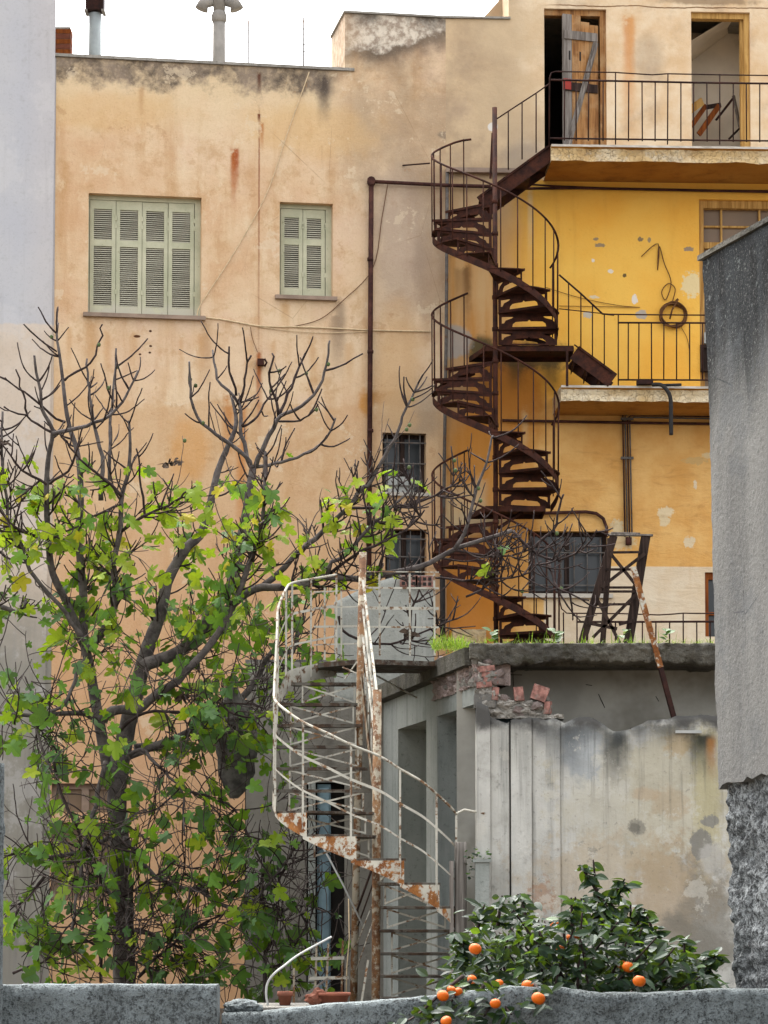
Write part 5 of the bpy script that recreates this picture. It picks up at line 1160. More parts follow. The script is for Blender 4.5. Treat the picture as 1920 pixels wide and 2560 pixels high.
FIG = tag(empty('fig_tree', tuple(at('TF', 940, 1680, 29).xy) + (GZ,)), 'half bare fig tree with lobed green leaves against the peach wall', 'tree')
FO = Vector(FIG.location)
rt = random.Random(21)
def limb3(pts, y0, y1, jit=.03):
    n = len(pts); out = []
    for i, (c, x, y) in enumerate(pts):
        f = i / max(1, n - 1); out.append(at(c, x, y, y0 + (y1 - y0) * f + rt.uniform(-jit, jit)))
    return out
def resample(p, step):
    q = smooth(p, 6); out = [q[0]]; acc = 0
    for a, b in zip(q, q[1:]):
        acc += (b - a).length
        if acc >= step: out.append(b.copy()); acc = 0
    if (out[-1] - q[-1]).length > step * .4: out.append(q[-1])
    else: out[-1] = q[-1]
    return out
def seq(c, *pts): return [(c, x, y) for x, y in pts]
LIMBS = [  # (name, polyline in the photograph, depth at start, depth at end, start width px, end width px, twig density)
 ('trunk', [('TF', 945, 2300)] + seq('TF', (940, 1680), (930, 1300), (925, 1000), (900, 600), (880, 300)) + seq('TC', (985, 1930), (1005, 1850)), 29, 29, 62, 46, 0),
 ('limb', seq('TC', (975, 2000), (1000, 1900), (1060, 1600), (1130, 1330), (1190, 1080), (1240, 920), (1300, 760)) + seq('TC', (1340, 640), (1400, 380)) + seq('TB', (215, 1760), (300, 1690), (370, 1480), (430, 1220), (490, 1060), (565, 890), (572, 780), (540, 640)), 29, 29.7, 48, 7, .5),
 ('limb', seq('TC', (1178, 1130), (1230, 1090), (1330, 1060), (1480, 1000)) + seq('TD', (200, 960), (330, 830), (420, 680), (560, 490), (640, 280), (665, 90)) + seq('TB', (610, 1700), (650, 1500), (680, 1300), (700, 1180)), 29, 29.5, 34, 18, .5),
 ('limb', seq('TC', (850, 1570), (900, 1495), (1030, 1470), (1140, 1480), (1280, 1360), (1480, 1230)) + seq('TD', (200, 1170), (380, 980), (560, 720), (610, 600), (700, 380), (740, 250), (800, 100)) + seq('TB', (690, 1880), (720, 1780), (770, 1580), (785, 1400), (795, 1050)), 28.9, 28.3, 26, 6, .8),
 ('limb', seq('TC', (930, 2080), (900, 1980), (850, 1720), (790, 1400), (740, 1100), (700, 920), (690, 700), (690, 500)) + seq('TA', (650, 1850), (670, 1600), (665, 1350), (632, 1120), (590, 1000), (550, 820), (520, 560), (492, 340), (470, 200), (482, 90)), 29.1, 29.4, 32, 5, .6),
 ('limb', seq('TC', (700, 930), (560, 600), (440, 350)) + seq('TA', (405, 1950), (390, 1700), (385, 1420), (405, 1180), (440, 1000), (400, 900), (345, 800), (338, 660), (300, 500), (285, 360)), 29.1, 28.3, 22, 6, .6),
 ('limb', seq('TA', (440, 1010), (560, 985), (750, 930), (900, 870), (1000, 770), (1090, 620), (1152, 480)), 28.4, 28.2, 12, 5, .9),
 ('limb', seq('TC', (720, 980), (830, 860), (900, 740), (950, 620), (960, 450), (940, 280), (990, 30)) + seq('TA', (1000, 1800), (1010, 1530), (1060, 1350), (1080, 1120), (1070, 900)), 29.0, 28.6, 22, 6, .9),
 ('limb', seq('TB', (700, 1180), (620, 1060), (450, 945), (300, 810), (240, 680), (225, 540), (228, 370)), 29.5, 29.2, 12, 5, .8),
 ('limb', seq('TB', (690, 1180), (650, 1070), (610, 900), (600, 720), (530, 610), (440, 520), (415, 400), (398, 285)), 29.5, 29.8, 13, 5, .8),
 ('limb', seq('TB', (600, 740), (620, 640), (645, 480), (690, 320)), 29.7, 29.6, 7, 5, .5), ('limb', seq('TB', (580, 620), (540, 510), (520, 390), (518, 255)), 29.7, 29.5, 7, 5, .3),
 ('limb', seq('TB', (710, 1170), (760, 1060), (850, 880), (900, 790), (1070, 710), (1180, 600), (1250, 430), (1280, 220)), 29.5, 29.1, 14, 5, .6),
 ('limb', seq('TB', (900, 790), (870, 650), (825, 500), (852, 315)), 29.4, 29.2, 8, 5, .5), ('limb', seq('TB', (905, 780), (940, 680), (1000, 540), (1092, 310)), 29.4, 29.6, 9, 5, .5), ('limb', seq('TB', (1250, 440), (1380, 400), (1530, 310)), 29.1, 29.0, 6, 4, .1), ('limb', seq('TB', (900, 825), (1040, 825), (1130, 770), (1190, 700)), 29.4, 29.0, 6, 4, .3),
 ('limb', seq('TB', (720, 1170), (850, 1150), (1000, 1110), (1190, 1020), (1280, 910), (1320, 795)), 29.5, 29.2, 10, 5, .9), ('limb', seq('TB', (620, 870), (720, 800), (800, 680), (900, 560), (930, 490)), 29.6, 30, 7, 4, .4),
 ('limb', seq('TD', (560, 640), (700, 520), (830, 460), (960, 460), (1200, 440), (1350, 375), (1650, 390)) + seq('TE', (230, 935), (450, 900), (620, 860), (800, 765), (1000, 700), (1140, 655)), 29.1, 28.6, 22, 10, .8),
 ('limb', seq('TD', (830, 470), (1000, 330), (1100, 210)) + seq('TB', (1060, 1800), (1200, 1680), (1400, 1490), (1560, 1300)) + seq('TE', (270, 410), (360, 260), (430, 130), (480, 20)) + seq('C4', (270, 620), (340, 490), (405, 350)), 29.2, 28.8, 17, 5, 1.0),
 ('limb', seq('TE', (40, 940), (60, 860), (150, 800), (290, 640), (400, 540), (520, 430), (560, 370)), 28.9, 28.6, 12, 5, 1.0), ('limb', seq('TE', (60, 910), (200, 800), (380, 720), (520, 640), (620, 540)), 28.9, 28.3, 9, 4, .9),
 ('limb', seq('TE', (190, 520), (400, 520), (600, 480), (760, 400), (870, 340)), 28.8, 28.5, 8, 4, .9),
 ('limb', seq('TE', (800, 760), (870, 650), (890, 550), (920, 430), (980, 280), (1025, 90)), 28.6, 28.4, 11, 5, .9),
 ('limb', seq('TE', (1140, 655), (1250, 770), (1380, 830), (1500, 800), (1600, 720), (1640, 650)), 28.6, 28.2, 8, 4, .6), ('limb', seq('TE', (1240, 770), (1380, 660), (1410, 560), (1438, 440)), 28.5, 28.4, 8, 5, .4), ('limb', seq('TE', (1360, 840), (1385, 950), (1430, 1010), (1600, 1075)), 28.4, 28.0, 7, 4, .6),
 ('limb', seq('TE', (800, 770), (950, 800), (1100, 810), (1300, 740)), 28.6, 28.8, 7, 4, .9), ('limb', seq('TE', (680, 930), (850, 950), (1000, 940), (1200, 920), (1310, 830)), 28.7, 28.3, 6, 4, .8), ('limb', seq('TE', (860, 1050), (1000, 970), (1050, 880), (1120, 720)), 28.5, 28.6, 6, 4, .8),
 ('limb', seq('TE', (110, 1160), (150, 1260), (300, 1320), (420, 1330), (560, 1280), (700, 1220), (820, 1170)), 28.9, 28.6, 8, 4, .9), ('limb', seq('TE', (540, 1290), (540, 1150), (580, 1020), (600, 930)), 28.6, 28.4, 8, 4, .5),
 ('limb', seq('TF', (800, 20), (740, 250), (680, 500), (620, 700), (600, 900), (560, 1150), (540, 1280)), 28.8, 28.0, 14, 6, .9), ('limb', seq('TF', (400, 0), (460, 250), (560, 450), (700, 600), (850, 660), (1040, 710)), 28.5, 28.1, 8, 5, .9),
 ('limb', seq('TC', (1060, 1860), (1170, 1800)) + seq('TF', (1150, 0), (1260, 110), (1370, 230), (1385, 400), (1395, 560)), 28.7, 28.2, 10, 5, .7), ('limb', seq('TF', (930, 580), (1050, 720), (1130, 850), (1290, 940), (1560, 1000)) + seq('T2', (900, 1140), (1080, 1240), (1200, 1170), (1290, 1060), (1350, 960)), 28.8, 28.0, 15, 5, .9),
 ('limb', seq('TF', (820, 580), (640, 680), (400, 740), (200, 710), (20, 720)), 28.9, 28.2, 14, 5, 1.0), ('limb', seq('TF', (640, 690), (740, 850), (830, 1010), (935, 1080), (955, 1250), (945, 1440)), 28.6, 28.2, 11, 6, .8), ('limb', seq('TF', (800, 1070), (1000, 990), (1150, 890), (1290, 790), (1395, 690)), 28.4, 28.0, 7, 4, .7),
 ('limb', seq('TC', (800, 1550), (680, 1510), (550, 1500), (300, 1520), (0, 1500)), 29.0, 28.4, 16, 8, 1.0), ('limb', seq('TC', (720, 1040), (640, 1150), (600, 1300), (530, 1430), (350, 1540), (310, 1680)) + seq('TF', (400, 100),), 28.9, 28.3, 11, 6, .8),
 ('limb', seq('TC', (985, 1920), (1040, 1870), (1250, 1790), (1420, 1720)) + seq('TD', (100, 1740), (350, 1590), (600, 1550), (800, 1540), (960, 1480)), 29.1, 28.8, 22, 7, 1.0), ('limb', seq('TC', (1000, 1640), (1130, 1530), (1290, 1480)) + seq('TD', (0, 1490), (300, 1500), (450, 1400), (600, 1500), (760, 1540)), 28.7, 28.3, 9, 5, 1.0),
 ('limb', seq('T2', (620, 500), (760, 480), (900, 410), (1000, 350), (1120, 260), (1180, 180), (1250, 60)) + seq('TD', (1090, 1000), (1150, 820), (1200, 700)), 29.2, 29.8, 26, 8, .9),
 ('limb', seq('TC', (-160, 560), (0, 620), (100, 650), (180, 670), (205, 560)), 28.5, 28.6, 16, 8, .8), ('limb', seq('TA', (370, 1880), (230, 1840), (100, 1770), (40, 1690), (-80, 1580)), 28.6, 28.2, 9, 5, .8), ('limb', seq('TC', (700, 900), (520, 640), (320, 420), (210, 230)) + seq('TA', (180, 1920), (80, 1750), (40, 1400), (20, 1150), (18, 830)), 28.8, 28.5, 12, 6, .8),
 ('limb', seq('TA', (1010, 1530), (900, 1410), (760, 1300), (640, 1190), (560, 1090), (500, 1010)), 28.6, 28.3, 9, 4, .8), ('limb', seq('TA', (390, 1430), (280, 1380), (150, 1280), (60, 1160), (0, 1080)), 28.3, 28.0, 8, 4, .8), ('limb', seq('TA', (410, 1420), (520, 1360), (600, 1260), (640, 1120), (690, 960)), 28.4, 28.1, 8, 4, .8),
 ('limb', seq('TA', (1010, 1820), (1180, 1700), (1400, 1600), (1530, 1510), (1659, 1420)), 28.7, 28.3, 9, 4, .9), ('limb', seq('TA', (1000, 1600), (880, 1640), (720, 1730), (560, 1820), (430, 1880)), 28.7, 28.4, 7, 4, .8), ('limb', seq('TA', (910, 1390), (912, 1100), (915, 900), (950, 560), (960, 300)), 28.8, 29.1, 10, 5, .7),
 ('limb', seq('TA', (1200, 1690), (1170, 1450), (1145, 1200), (1130, 1140)), 28.8, 28.7, 7, 4, .5), ('limb', seq('TA', (840, 1560), (845, 1200), (790, 980), (755, 760), (735, 580), (715, 385)), 29.2, 29.4, 13, 5, .6), ('limb', seq('TA', (540, 910), (430, 860), (330, 770), (225, 680), (130, 620), (35, 550)), 29.0, 28.7, 7, 4, .3), ('limb', seq('TA', (525, 565), (640, 500), (770, 400), (820, 250), (848, 100)), 29.1, 29.0, 7, 4, .2), ('limb', seq('TA', (480, 330), (400, 290), (290, 200), (190, 95)), 29.1, 29.0, 5, 4, .05), ('limb', seq('TA', (220, 860), (215, 760), (180, 640), (140, 480)), 29.0, 28.9, 6, 4, .1), ('limb', seq('TA', (420, 1000), (330, 940), (230, 870), (200, 850), (100, 830), (35, 785)), 28.4, 28.2, 7, 4, .3),
 ('limb', seq('TF', (1010, 1270), (1130, 1300), (1220, 1360)), 28.9, 28.6, 9, 5, .8), ('limb', seq('TF', (100, 1600), (280, 1540), (400, 1470), (490, 1350)), 28.2, 28.0, 7, 4, .6), ('limb', seq('TF', (340, 880), (240, 1000), (150, 1100), (100, 1270)), 28.3, 28.1, 9, 5, .8), ('limb', seq('TF', (760, 1680), (770, 1300), (820, 1080)), 28.8, 28.6, 9, 5, .7), ('limb', seq('TF', (620, 1340), (760, 1420), (860, 1500), (1000, 1510), (1200, 1600)), 28.4, 28.2, 7, 4, .9),
 ('limb', seq('S4', (70, 1560), (60, 1300), (120, 1000), (250, 870), (380, 880), (480, 900)), 28.4, 28.0, 12, 4, 1.0), ('limb', seq('S4', (60, 1300), (180, 1260), (340, 1020)), 28.3, 28.0, 7, 4, .8), ('limb', seq('S4', (0, 1000), (45, 720), (60, 420)), 28.6, 28.4, 8, 4, .6), ('limb', seq('S4', (30, 830), (130, 750), (260, 460)), 28.4, 28.2, 6, 4, .5),
 ('limb', seq('T2', (640, 1560), (720, 1460), (830, 1380), (960, 1290), (1080, 1250)), 28.5, 28.1, 9, 4, 1.0), ('limb', seq('T2', (620, 1340), (700, 1360), (780, 1400), (900, 1430)), 28.8, 28.4, 8, 4, 1.0), ('limb', seq('T2', (850, 690), (960, 720), (1080, 780), (1150, 920)), 28.6, 28.3, 8, 4, 1.0),
]
TW = []          # all twig polylines (for leaves)
FIGS = []
nodes = []
def add_tube(mb, pts, r0, r1, k):
    n = len(pts); rad = []
    for i in range(n):
        f = i / max(1, n - 1); rad.append((r0 + (r1 - r0) * f) * (1 + .10 * math.sin(i * 2.7 + r0 * 999) * (1 if r0 < .02 else .4)))
    mb.tube([p - FO for p in pts], rad, k)
def twig(mb, p, d, ln, r0, lvl, up):
    n = max(4, int(ln / .05)); pts = [p.copy()]; d = d.normalized()
    for i in range(n):
        d = (d + Vector((rt.gauss(0, .09), rt.gauss(0, .09), rt.gauss(0, .07) + up * .10))).normalized()
        pts.append(pts[-1] + d * (ln / n))
    px, py = proj(pts[-1])
    add_tube(mb, pts, r0, r0 * .62, 4)
    nodes.extend((q, (pts[min(j + 1, n)] - pts[max(j - 1, 0)]).normalized(), lvl) for j, q in enumerate(pts) if j > n * .3)
    if lvl > 0:
        for _ in range(rt.choice((1, 2, 2, 3))):
            j = rt.randrange(max(1, n // 4), n); dd = (pts[j + 1 if j < n else j] - pts[j - 1]).normalized()
            ax = Vector((rt.gauss(0, 1), rt.gauss(0, .8), rt.gauss(0, 1))); ax = (ax - dd * ax.dot(dd)).normalized()
            twig(mb, pts[j], dd * .75 + ax * .8, ln * rt.uniform(.35, .7), r0 * .78, lvl - 1, up)
first = True
for nm, pl, y0, y1, w0, w1, den in LIMBS:
    pts = limb3(pl, y0, y1, 0.02 if nm != 'trunk' else 0); pts = resample(pts, .07)
    big = w0 > 20
    if not big:
        pts = [p + Vector((rt.gauss(0, .006), rt.gauss(0, .01), rt.gauss(0, .006))) for p in pts]
    r0, r1 = pxm(w0, y0) / 2, pxm(w1, y1) / 2
    mb = MB(); add_tube(mb, pts, r0, r1, 12 if big else 7)
    mb.build('trunk' if nm == 'trunk' else 'branch', M['bark'] if w0 > 9 else M['twig'], FIG, fix=False)
    L = sum((a - b).length for a, b in zip(pts, pts[1:])); tm = MB()
    nt_ = int(L * den * 14.5)
    for _ in range(nt_):
        f = rt.uniform(.22, 1.0) if nm != 'trunk' else .9
        j = min(len(pts) - 2, int(f * (len(pts) - 1))); dd = (pts[j + 1] - pts[j]).normalized()
        ax = Vector((rt.gauss(0, 1), rt.gauss(0, .9), rt.gauss(0, .8))); ax = (ax - dd * ax.dot(dd)).normalized()
        px, py = proj(pts[j]); low_ = py > 1600
        ln = rt.uniform(.3, .95) if low_ else rt.uniform(.18, .5)
        if py < 1180 and rt.random() < .5: continue
        twig(tm, pts[j], dd * rt.uniform(.3, .8) + ax, ln, rt.uniform(.008, .0115) if not low_ else rt.uniform(.0058, .0088), (1 if rt.random() < .7 else 0) if py > 1180 else 0, rt.uniform(.5, 1.8) if not low_ else rt.uniform(-1.6, 1.6))
    for j in range(len(pts) // 2, len(pts)): nodes.append((pts[j], Vector((0, 0, 1)), 1))
    if tm.v: tag(tm.build('twigs', M['twig'], FIG, fix=False), kind='stuff')
# wiry tangle of thin twigs filling the lower crown
base_nodes = [q for q in nodes]
M['wire'] = m_bark('pale_fig_twig', '#3d3431', '#6e635d', 1.5)
tm = MB(); made = 0
while made < 420:
    p, d, lv = base_nodes[rt.randrange(len(base_nodes))]; px, py = proj(p)
    if py < 1180 or px > 900 or rt.random() > (1 if py > 1450 else .5): continue
    made += 1
    twig(tm, p, Vector((rt.gauss(0, 1), rt.uniform(-1.1, .3), rt.gauss(0, .7))), rt.uniform(.35, 1.0), rt.uniform(.0042, .0072), 1 if rt.random() < .5 else 0, rt.uniform(-1.8, 1.8))
tag(tm.build('twigs', M['wire'], FIG, fix=False), kind='stuff')
# leaves: where the photograph still shows them
def leaf_density(px, py):
    x, y = px * .864, py * .864
    d = 0.0
    for cx, cy, rx, ry, w_ in ((330, 1150, 330, 180, .75), (120, 1280, 190, 220, .8), (400, 1290, 260, 130, .8), (690, 1080, 150, 130, .45), (760, 1150, 110, 110, .4), (60, 1060, 110, 130, .5), (640, 1330, 120, 160, .55), (150, 1550, 170, 150, .6), (330, 1480, 260, 170, .45), (580, 1600, 90, 150, .6), (560, 1750, 120, 130, .4), (150, 1850, 170, 170, .4), (120, 2030, 160, 130, .65), (400, 1800, 180, 200, .35), (500, 2020, 230, 130, .4), (700, 2020, 80, 140, .22), (950, 1200, 200, 100, .06), (720, 1420, 90, 120, .35), (600, 2110, 120, 80, .5), (830, 1060, 60, 60, .1)):
        e = ((x - cx) / rx) ** 2 + ((y - cy) / ry) ** 2
        if e < 1: d = max(d, w_ * min(1, (1 - e) * 2.2))
    return d
cand = []
rl = random.Random(77)
for p, d, lv in nodes:
    px, py = proj(p)
    w_ = leaf_density(px, py)
    if w_ and rl.random() < w_ * .33 * (1.0 if lv == 0 else .7): cand.append((p, d, px, py))
rl.shuffle(cand); cand = cand[:1900]; print('LEAVES', len(cand), 'NODES', len(nodes))
leafs = []
for p, d, px, py in cand:
    yy = py * .864; r = rl.random()  # tint by height: leaf variety, plus shade painted into the lower leaves
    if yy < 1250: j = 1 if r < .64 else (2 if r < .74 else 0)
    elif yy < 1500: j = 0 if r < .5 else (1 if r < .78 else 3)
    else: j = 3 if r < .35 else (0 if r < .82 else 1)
    sz = rl.uniform(.06, .15) if rl.random() < .72 else rl.uniform(.15, .21)
    az = rl.uniform(0, 2 * math.pi); tip = Vector((math.cos(az), math.sin(az) * .8, rl.uniform(-1.3, .15))).normalized()
    nrm = Vector((rl.gauss(0, .75), -.5 + rl.gauss(0, .6), .55 + rl.gauss(0, .5))); nrm = (nrm - tip * nrm.dot(tip)).normalized(); bt = nrm.cross(tip)
    o = p - FO + tip * sz * .42 + Vector((0, rl.uniform(0, .10), 0))
    m4 = Matrix(((tip.x * sz, bt.x * sz, nrm.x * sz, o.x), (tip.y * sz, bt.y * sz, nrm.y * sz, o.y), (tip.z * sz, bt.z * sz, nrm.z * sz, o.z), (0, 0, 0, 1)))
    leafs.append((sz * max(.3, abs(nrm.y)), j, m4))
leafs.sort(key=lambda t: -t[0])
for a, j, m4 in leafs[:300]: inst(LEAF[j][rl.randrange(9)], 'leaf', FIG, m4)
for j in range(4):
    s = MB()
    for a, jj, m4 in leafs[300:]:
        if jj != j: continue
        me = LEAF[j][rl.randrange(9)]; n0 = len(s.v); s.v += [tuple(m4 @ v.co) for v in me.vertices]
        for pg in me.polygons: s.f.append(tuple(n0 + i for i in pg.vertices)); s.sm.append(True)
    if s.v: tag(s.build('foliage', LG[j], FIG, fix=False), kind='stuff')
# unripe figs near the bare tips
fm = bpy.data.meshes.new('fig'); bm = bmesh.new(); bmesh.ops.create_uvsphere(bm, u_segments=8, v_segments=6, radius=.02)
for v in bm.verts: v.co.z *= 1.15
bm.to_mesh(fm); bm.free(); fm.materials.append(m_plain('green_fig_skin', '#55633a', .6, .12, 20))
for c, x, y in (('TA', 445, 222), ('TA', 835, 293), ('TA', 955, 452), ('TA', 865, 640), ('TA', 1560, 597), ('TA', 1600, 618), ('TB', 210, 543), ('TB', 243, 562), ('TB', 858, 445), ('TB', 1066, 465), ('TB', 1290, 378), ('TB', 1150, 745), ('TB', 806, 578), ('TB', 257, 888), ('TB', 187, 953), ('TE', 945, 415), ('TE', 930, 470), ('TE', 778, 252), ('TE', 785, 290), ('TE', 1415, 1000), ('TE', 1170, 1055), ('TE', 1390, 670), ('TE', 503, 47), ('TE', 525, 285), ('C4', 335, 490), ('C4', 300, 690)):
    sx, sy = S(c, x, y); bp = min(nodes, key=lambda q: (proj(q[0])[0] - sx) ** 2 + (proj(q[0])[1] - sy) ** 2)[0]
    inst(fm, 'fig', FIG, Matrix.Translation(bp + Vector((.018, -.012, .0)) - FO))

# ------------------------------------------------------------------ orange bush leaning over the low wall
OL = [m_leaf('dark_citrus_leaf', ['#16251a', '#203524', '#2d452c', '#1b2d1e'], .12, .55), m_leaf('fresh_citrus_leaf', ['#3c5a26', '#4c6b2e', '#34502a'], .3, .45)]
def citrus(seed, mat):
    rn = random.Random(seed); s = MB(); fold = rn.uniform(.15, .45); curl = rn.uniform(.1, .6)
    xs = [0, .15, .35, .6, .82, 1]; wd = [.02, .17, .24, .21, .12, .0]
    for sg in (1, -1):
        n0 = len(s.v)
        for x, w_ in zip(xs, wd): s.v.append((x, 0, -curl * x * x * .4)); s.v.append((x, sg * w_, fold * w_ - curl * x * x * .4))
        for i in range(5):
            f = (n0 + 2 * i, n0 + 2 * i + 2, n0 + 2 * i + 3, n0 + 2 * i + 1); s.f.append(f if sg < 0 else f[::-1]); s.sm.append(True)
    return s.mesh('leaf', mat)
CL = [[citrus(3 * j + i + 40, OL[j]) for i in range(4)] for j in range(2)]
bb = at('R5', 760, 1700, 15.4)
BUSH = tag(empty('orange_bush', (bb.x, 15.4, GZ)), 'dark glossy citrus bush bearing oranges behind the low rough wall', 'bush'); BO = Vector(BUSH.location)
ro = random.Random(9)
outline = interp([(120, 1730), (180, 1580), (230, 1470), (290, 1360), (360, 1340), (480, 1310), (560, 1335), (640, 1345), (720, 1335), (770, 1335), (840, 1335), (880, 1345), (960, 1340), (1060, 1390), (1150, 1430), (1230, 1480), (1330, 1570), (1430, 1640)])
stems = []
for i in range(70):
    px = ro.uniform(180, 1400); top = outline(px) + ro.uniform(0, 250); top = min(top, 1720); Yd = ro.uniform(15.0, 16.1)
    root = BO + Vector((ro.uniform(-.15, .15), ro.uniform(-.1, .2), .2)); tipp = at('R5', px, top, Yd); m1 = root.lerp(tipp, .5) + Vector((ro.gauss(0, .08), ro.gauss(0, .08), .12))
    stems.append((root, m1, tipp))
# tall shoot, overhanging branches
sh = [at('R5', 840, 1400, 15.5), at('R5', 865, 1330, 15.5), at('R5', 850, 1250, 15.5), at('R5', 835, 1110, 15.5)]; stems.append(sh)
stems.append([at('R5', 870, 1330, 15.5), at('R5', 930, 1280, 15.5), at('R5', 985, 1200, 15.5)]); stems.append([at('R5', 855, 1260, 15.5), at('R5', 810, 1190, 15.5), at('R5', 770, 1135, 15.5)]); stems.append([at('R5', 920, 1290, 15.5), at('R5', 960, 1250, 15.5), at('R5', 990, 1230, 15.5)])
for i in range(24):                        # loose shoots standing out of the dome
    px = ro.uniform(190, 1400); b0 = outline(px); ln_ = ro.uniform(10, 55); dx_ = ro.uniform(-50, 50); Yd = ro.uniform(15.1, 15.9)
    stems.append([at('R5', px, b0 + 90, Yd), at('R5', px + dx_ * .4, b0 + 20, Yd), at('R5', px + dx_, b0 - ln_, Yd)])
for a in (((260, 1680), (180, 1760), (110, 1850), (60, 1900)), ((330, 1690), (260, 1790), (240, 1850)), ((420, 1700), (350, 1800), (320, 1850)), ((560, 1700), (590, 1740), (610, 1760)), ((220, 1660), (120, 1740), (20, 1830), (-40, 1870)), ((380, 1700), (420, 1800), (450, 1840))): stems.append([at('R5', x, y, 14.75 - .12 * i) for i, (x, y) in enumerate(a)])
leaves = []; sb = MB()
for q in stems:
    pts = smooth(q, 7); sb.tube([p - BO for p in pts], [.012 - .008 * i / len(pts) for i in range(len(pts))], 4)
    over = q[0].y < 14.9; tall = len(q) != 3 and not over or q[-1].z > at('R5', 800, 1290, 15.5).z or (q[0] - q[-1]).length < .55 and not over
    n = 24 if tall else (26 if over else 24)
    for k in range(n):
        f = ro.uniform(.08 if tall else (.2 if over else .5), 1); p = pts[min(len(pts) - 1, int(f * (len(pts) - 1)))]
        p = p + (Vector((ro.gauss(0, .012), ro.gauss(0, .012), 0)) if tall else Vector((ro.gauss(0, .05), ro.gauss(0, .06), ro.gauss(0, .045))))
        leaves.append(p)
sb.build('stem', M['twig'], BUSH, fix=False)
# fill the dome of the bush itself
for i in range(1150):
    px = ro.uniform(150, 1430); top = outline(px) + 38 * fbm(px * .01, 3, 0, 1.6) + 34; py = top + (1760 - top) * ro.random() ** 1.1 + 12
    leaves.append(at('R5', px + ro.gauss(0, 6), py, 15.0 + abs(ro.gauss(0, .32)) + .25 * max(0, (1600 - py) / 300)))
LL = []
for p in leaves:
    sz = ro.uniform(.05, .098); az = ro.uniform(0, 6.28); tip = Vector((math.cos(az), math.sin(az) * .8 - .15, ro.uniform(-.9, .5))).normalized()
    nrm = Vector((ro.gauss(0, .5), -.4 + ro.gauss(0, .5), .7 + ro.gauss(0, .35))); nrm = (nrm - tip * nrm.dot(tip)).normalized(); bt = nrm.cross(tip); o = p - BO
    m4 = Matrix(((tip.x * sz, bt.x * sz, nrm.x * sz, o.x), (tip.y * sz, bt.y * sz, nrm.y * sz, o.y), (tip.z * sz, bt.z * sz, nrm.z * sz, o.z), (0, 0, 0, 1)))
    LL.append((sz - o.y * .08, 1 if ro.random() < .13 else 0, m4))
LL.sort(key=lambda t: -t[0])
for a, j, m4 in LL[:300]: inst(CL[j][ro.randrange(4)], 'leaf', BUSH, m4)
for j in range(2):
    s = MB()
    for a, jj, m4 in LL[300:]:
        if jj != j: continue
        me = CL[j][ro.randrange(4)]; n0 = len(s.v); s.v += [tuple(m4 @ v.co) for v in me.vertices]
        for pg in me.polygons: s.f.append(tuple(n0 + i for i in pg.vertices)); s.sm.append(True)
    tag(s.build('foliage', OL[j], BUSH, fix=False), kind='stuff')
t = NT('orange_peel'); n = t.noise(160, 2); M['orange'] = t.done(t.mix(t.mr(t.noise(18, 3), .3, .7), lin('#d45c14')[:3], lin('#e67418')[:3]), .42, n, .35, .003)
om = bpy.data.meshes.new('orange'); bm = bmesh.new(); bmesh.ops.create_uvsphere(bm, u_segments=20, v_segments=14, radius=1)
for v in bm.verts:
    r_ = math.hypot(v.co.x, v.co.y); v.co.z *= .88
    if r_ < .4: v.co.z -= math.copysign(.12 * (1 - r_ / .4), v.co.z)
for f in bm.faces: f.smooth = True
bm.to_mesh(om); bm.free(); om.materials.append(M['orange'])
for x, y, r_, Y in ((279, 1531, 30, 14.85), (527, 1705, 30, 14.75), (577, 1765, 33, 14.45), (1052, 1683, 31, 14.8), (1000, 1617, 29, 15.0), (127, 1752, 29, 14.5), (142, 1872, 27, 14.35), (374, 1789, 26, 14.45), (653, 1417, 9, 15.6), (764, 1465, 10, 15.5), (682, 1533, 14, 15.3), (730, 1478, 8, 15.5), (970, 1606, 13, 15.2), (165, 1727, 18, 14.6), (197, 1735, 17, 14.65), (265, 1675, 15, 14.9), (390, 1695, 20, 14.9)):
    r_m = max(.026, pxm(r_ / 1.885, Y)); p = at('R5', x, y, Y)
    o = inst(om, 'orange', BUSH, Matrix.Translation(p - BO) @ Matrix.Rotation(ro.uniform(-.6, .6), 4, 'X') @ Matrix.Rotation(ro.uniform(-.6, .6), 4, 'Y') @ Matrix.Scale(r_m, 4))
# ------------------------------------------------------------------ pipes, cables and things fixed to the facades
def tube_thing(name, label, cat, pts, r, mat, k=8, group=None, extra=None):
    s = MB(); s.tube(pts, r, k); o = tag(s.build(name, M[mat]), label, cat, group, kind='thing'); return o
def fa3(fr, c, x, y, w_): u, z = fr.loc(c, x, y, w_); return fr.world(u, -w_, z)
P = tag(empty('drain_pipe', (0, 0, 0)), 'rusty drain pipe dropping down the peach wall then running right', 'pipe')
s = MB(); s.tube([fa3(A, 'F', 797, 1230, .07), fa3(A, 'F', 800, 700, .07), fa3(A, 'F', 802, 396, .07)], .032, 8); s.build('downpipe', M['pipe'], P)
s = MB(); s.tube([fa3(A, 'F', 802, 392, .07), fa3(A, 'F', 960, 400, .07), fa3(B, 'F', 1060, 403, .07)], .024, 8); s.build('cross_pipe', M['pipe'], P)
s = MB(); c_ = fa3(A, 'F', 802, 392, .07); s.tube([c_ + Vector((0, -.06, 0)), c_ + Vector((0, .06, 0))], .055, 10); s.build('elbow', M['pipe'], P)
for y in (560, 760, 930): s = MB(); q = fa3(A, 'F', 800, y, .07); s.tube([q - Vector((0, 0, .02)), q + Vector((0, 0, .02))], .040, 8); s.build('pipe_clip', M['pipe'], P)
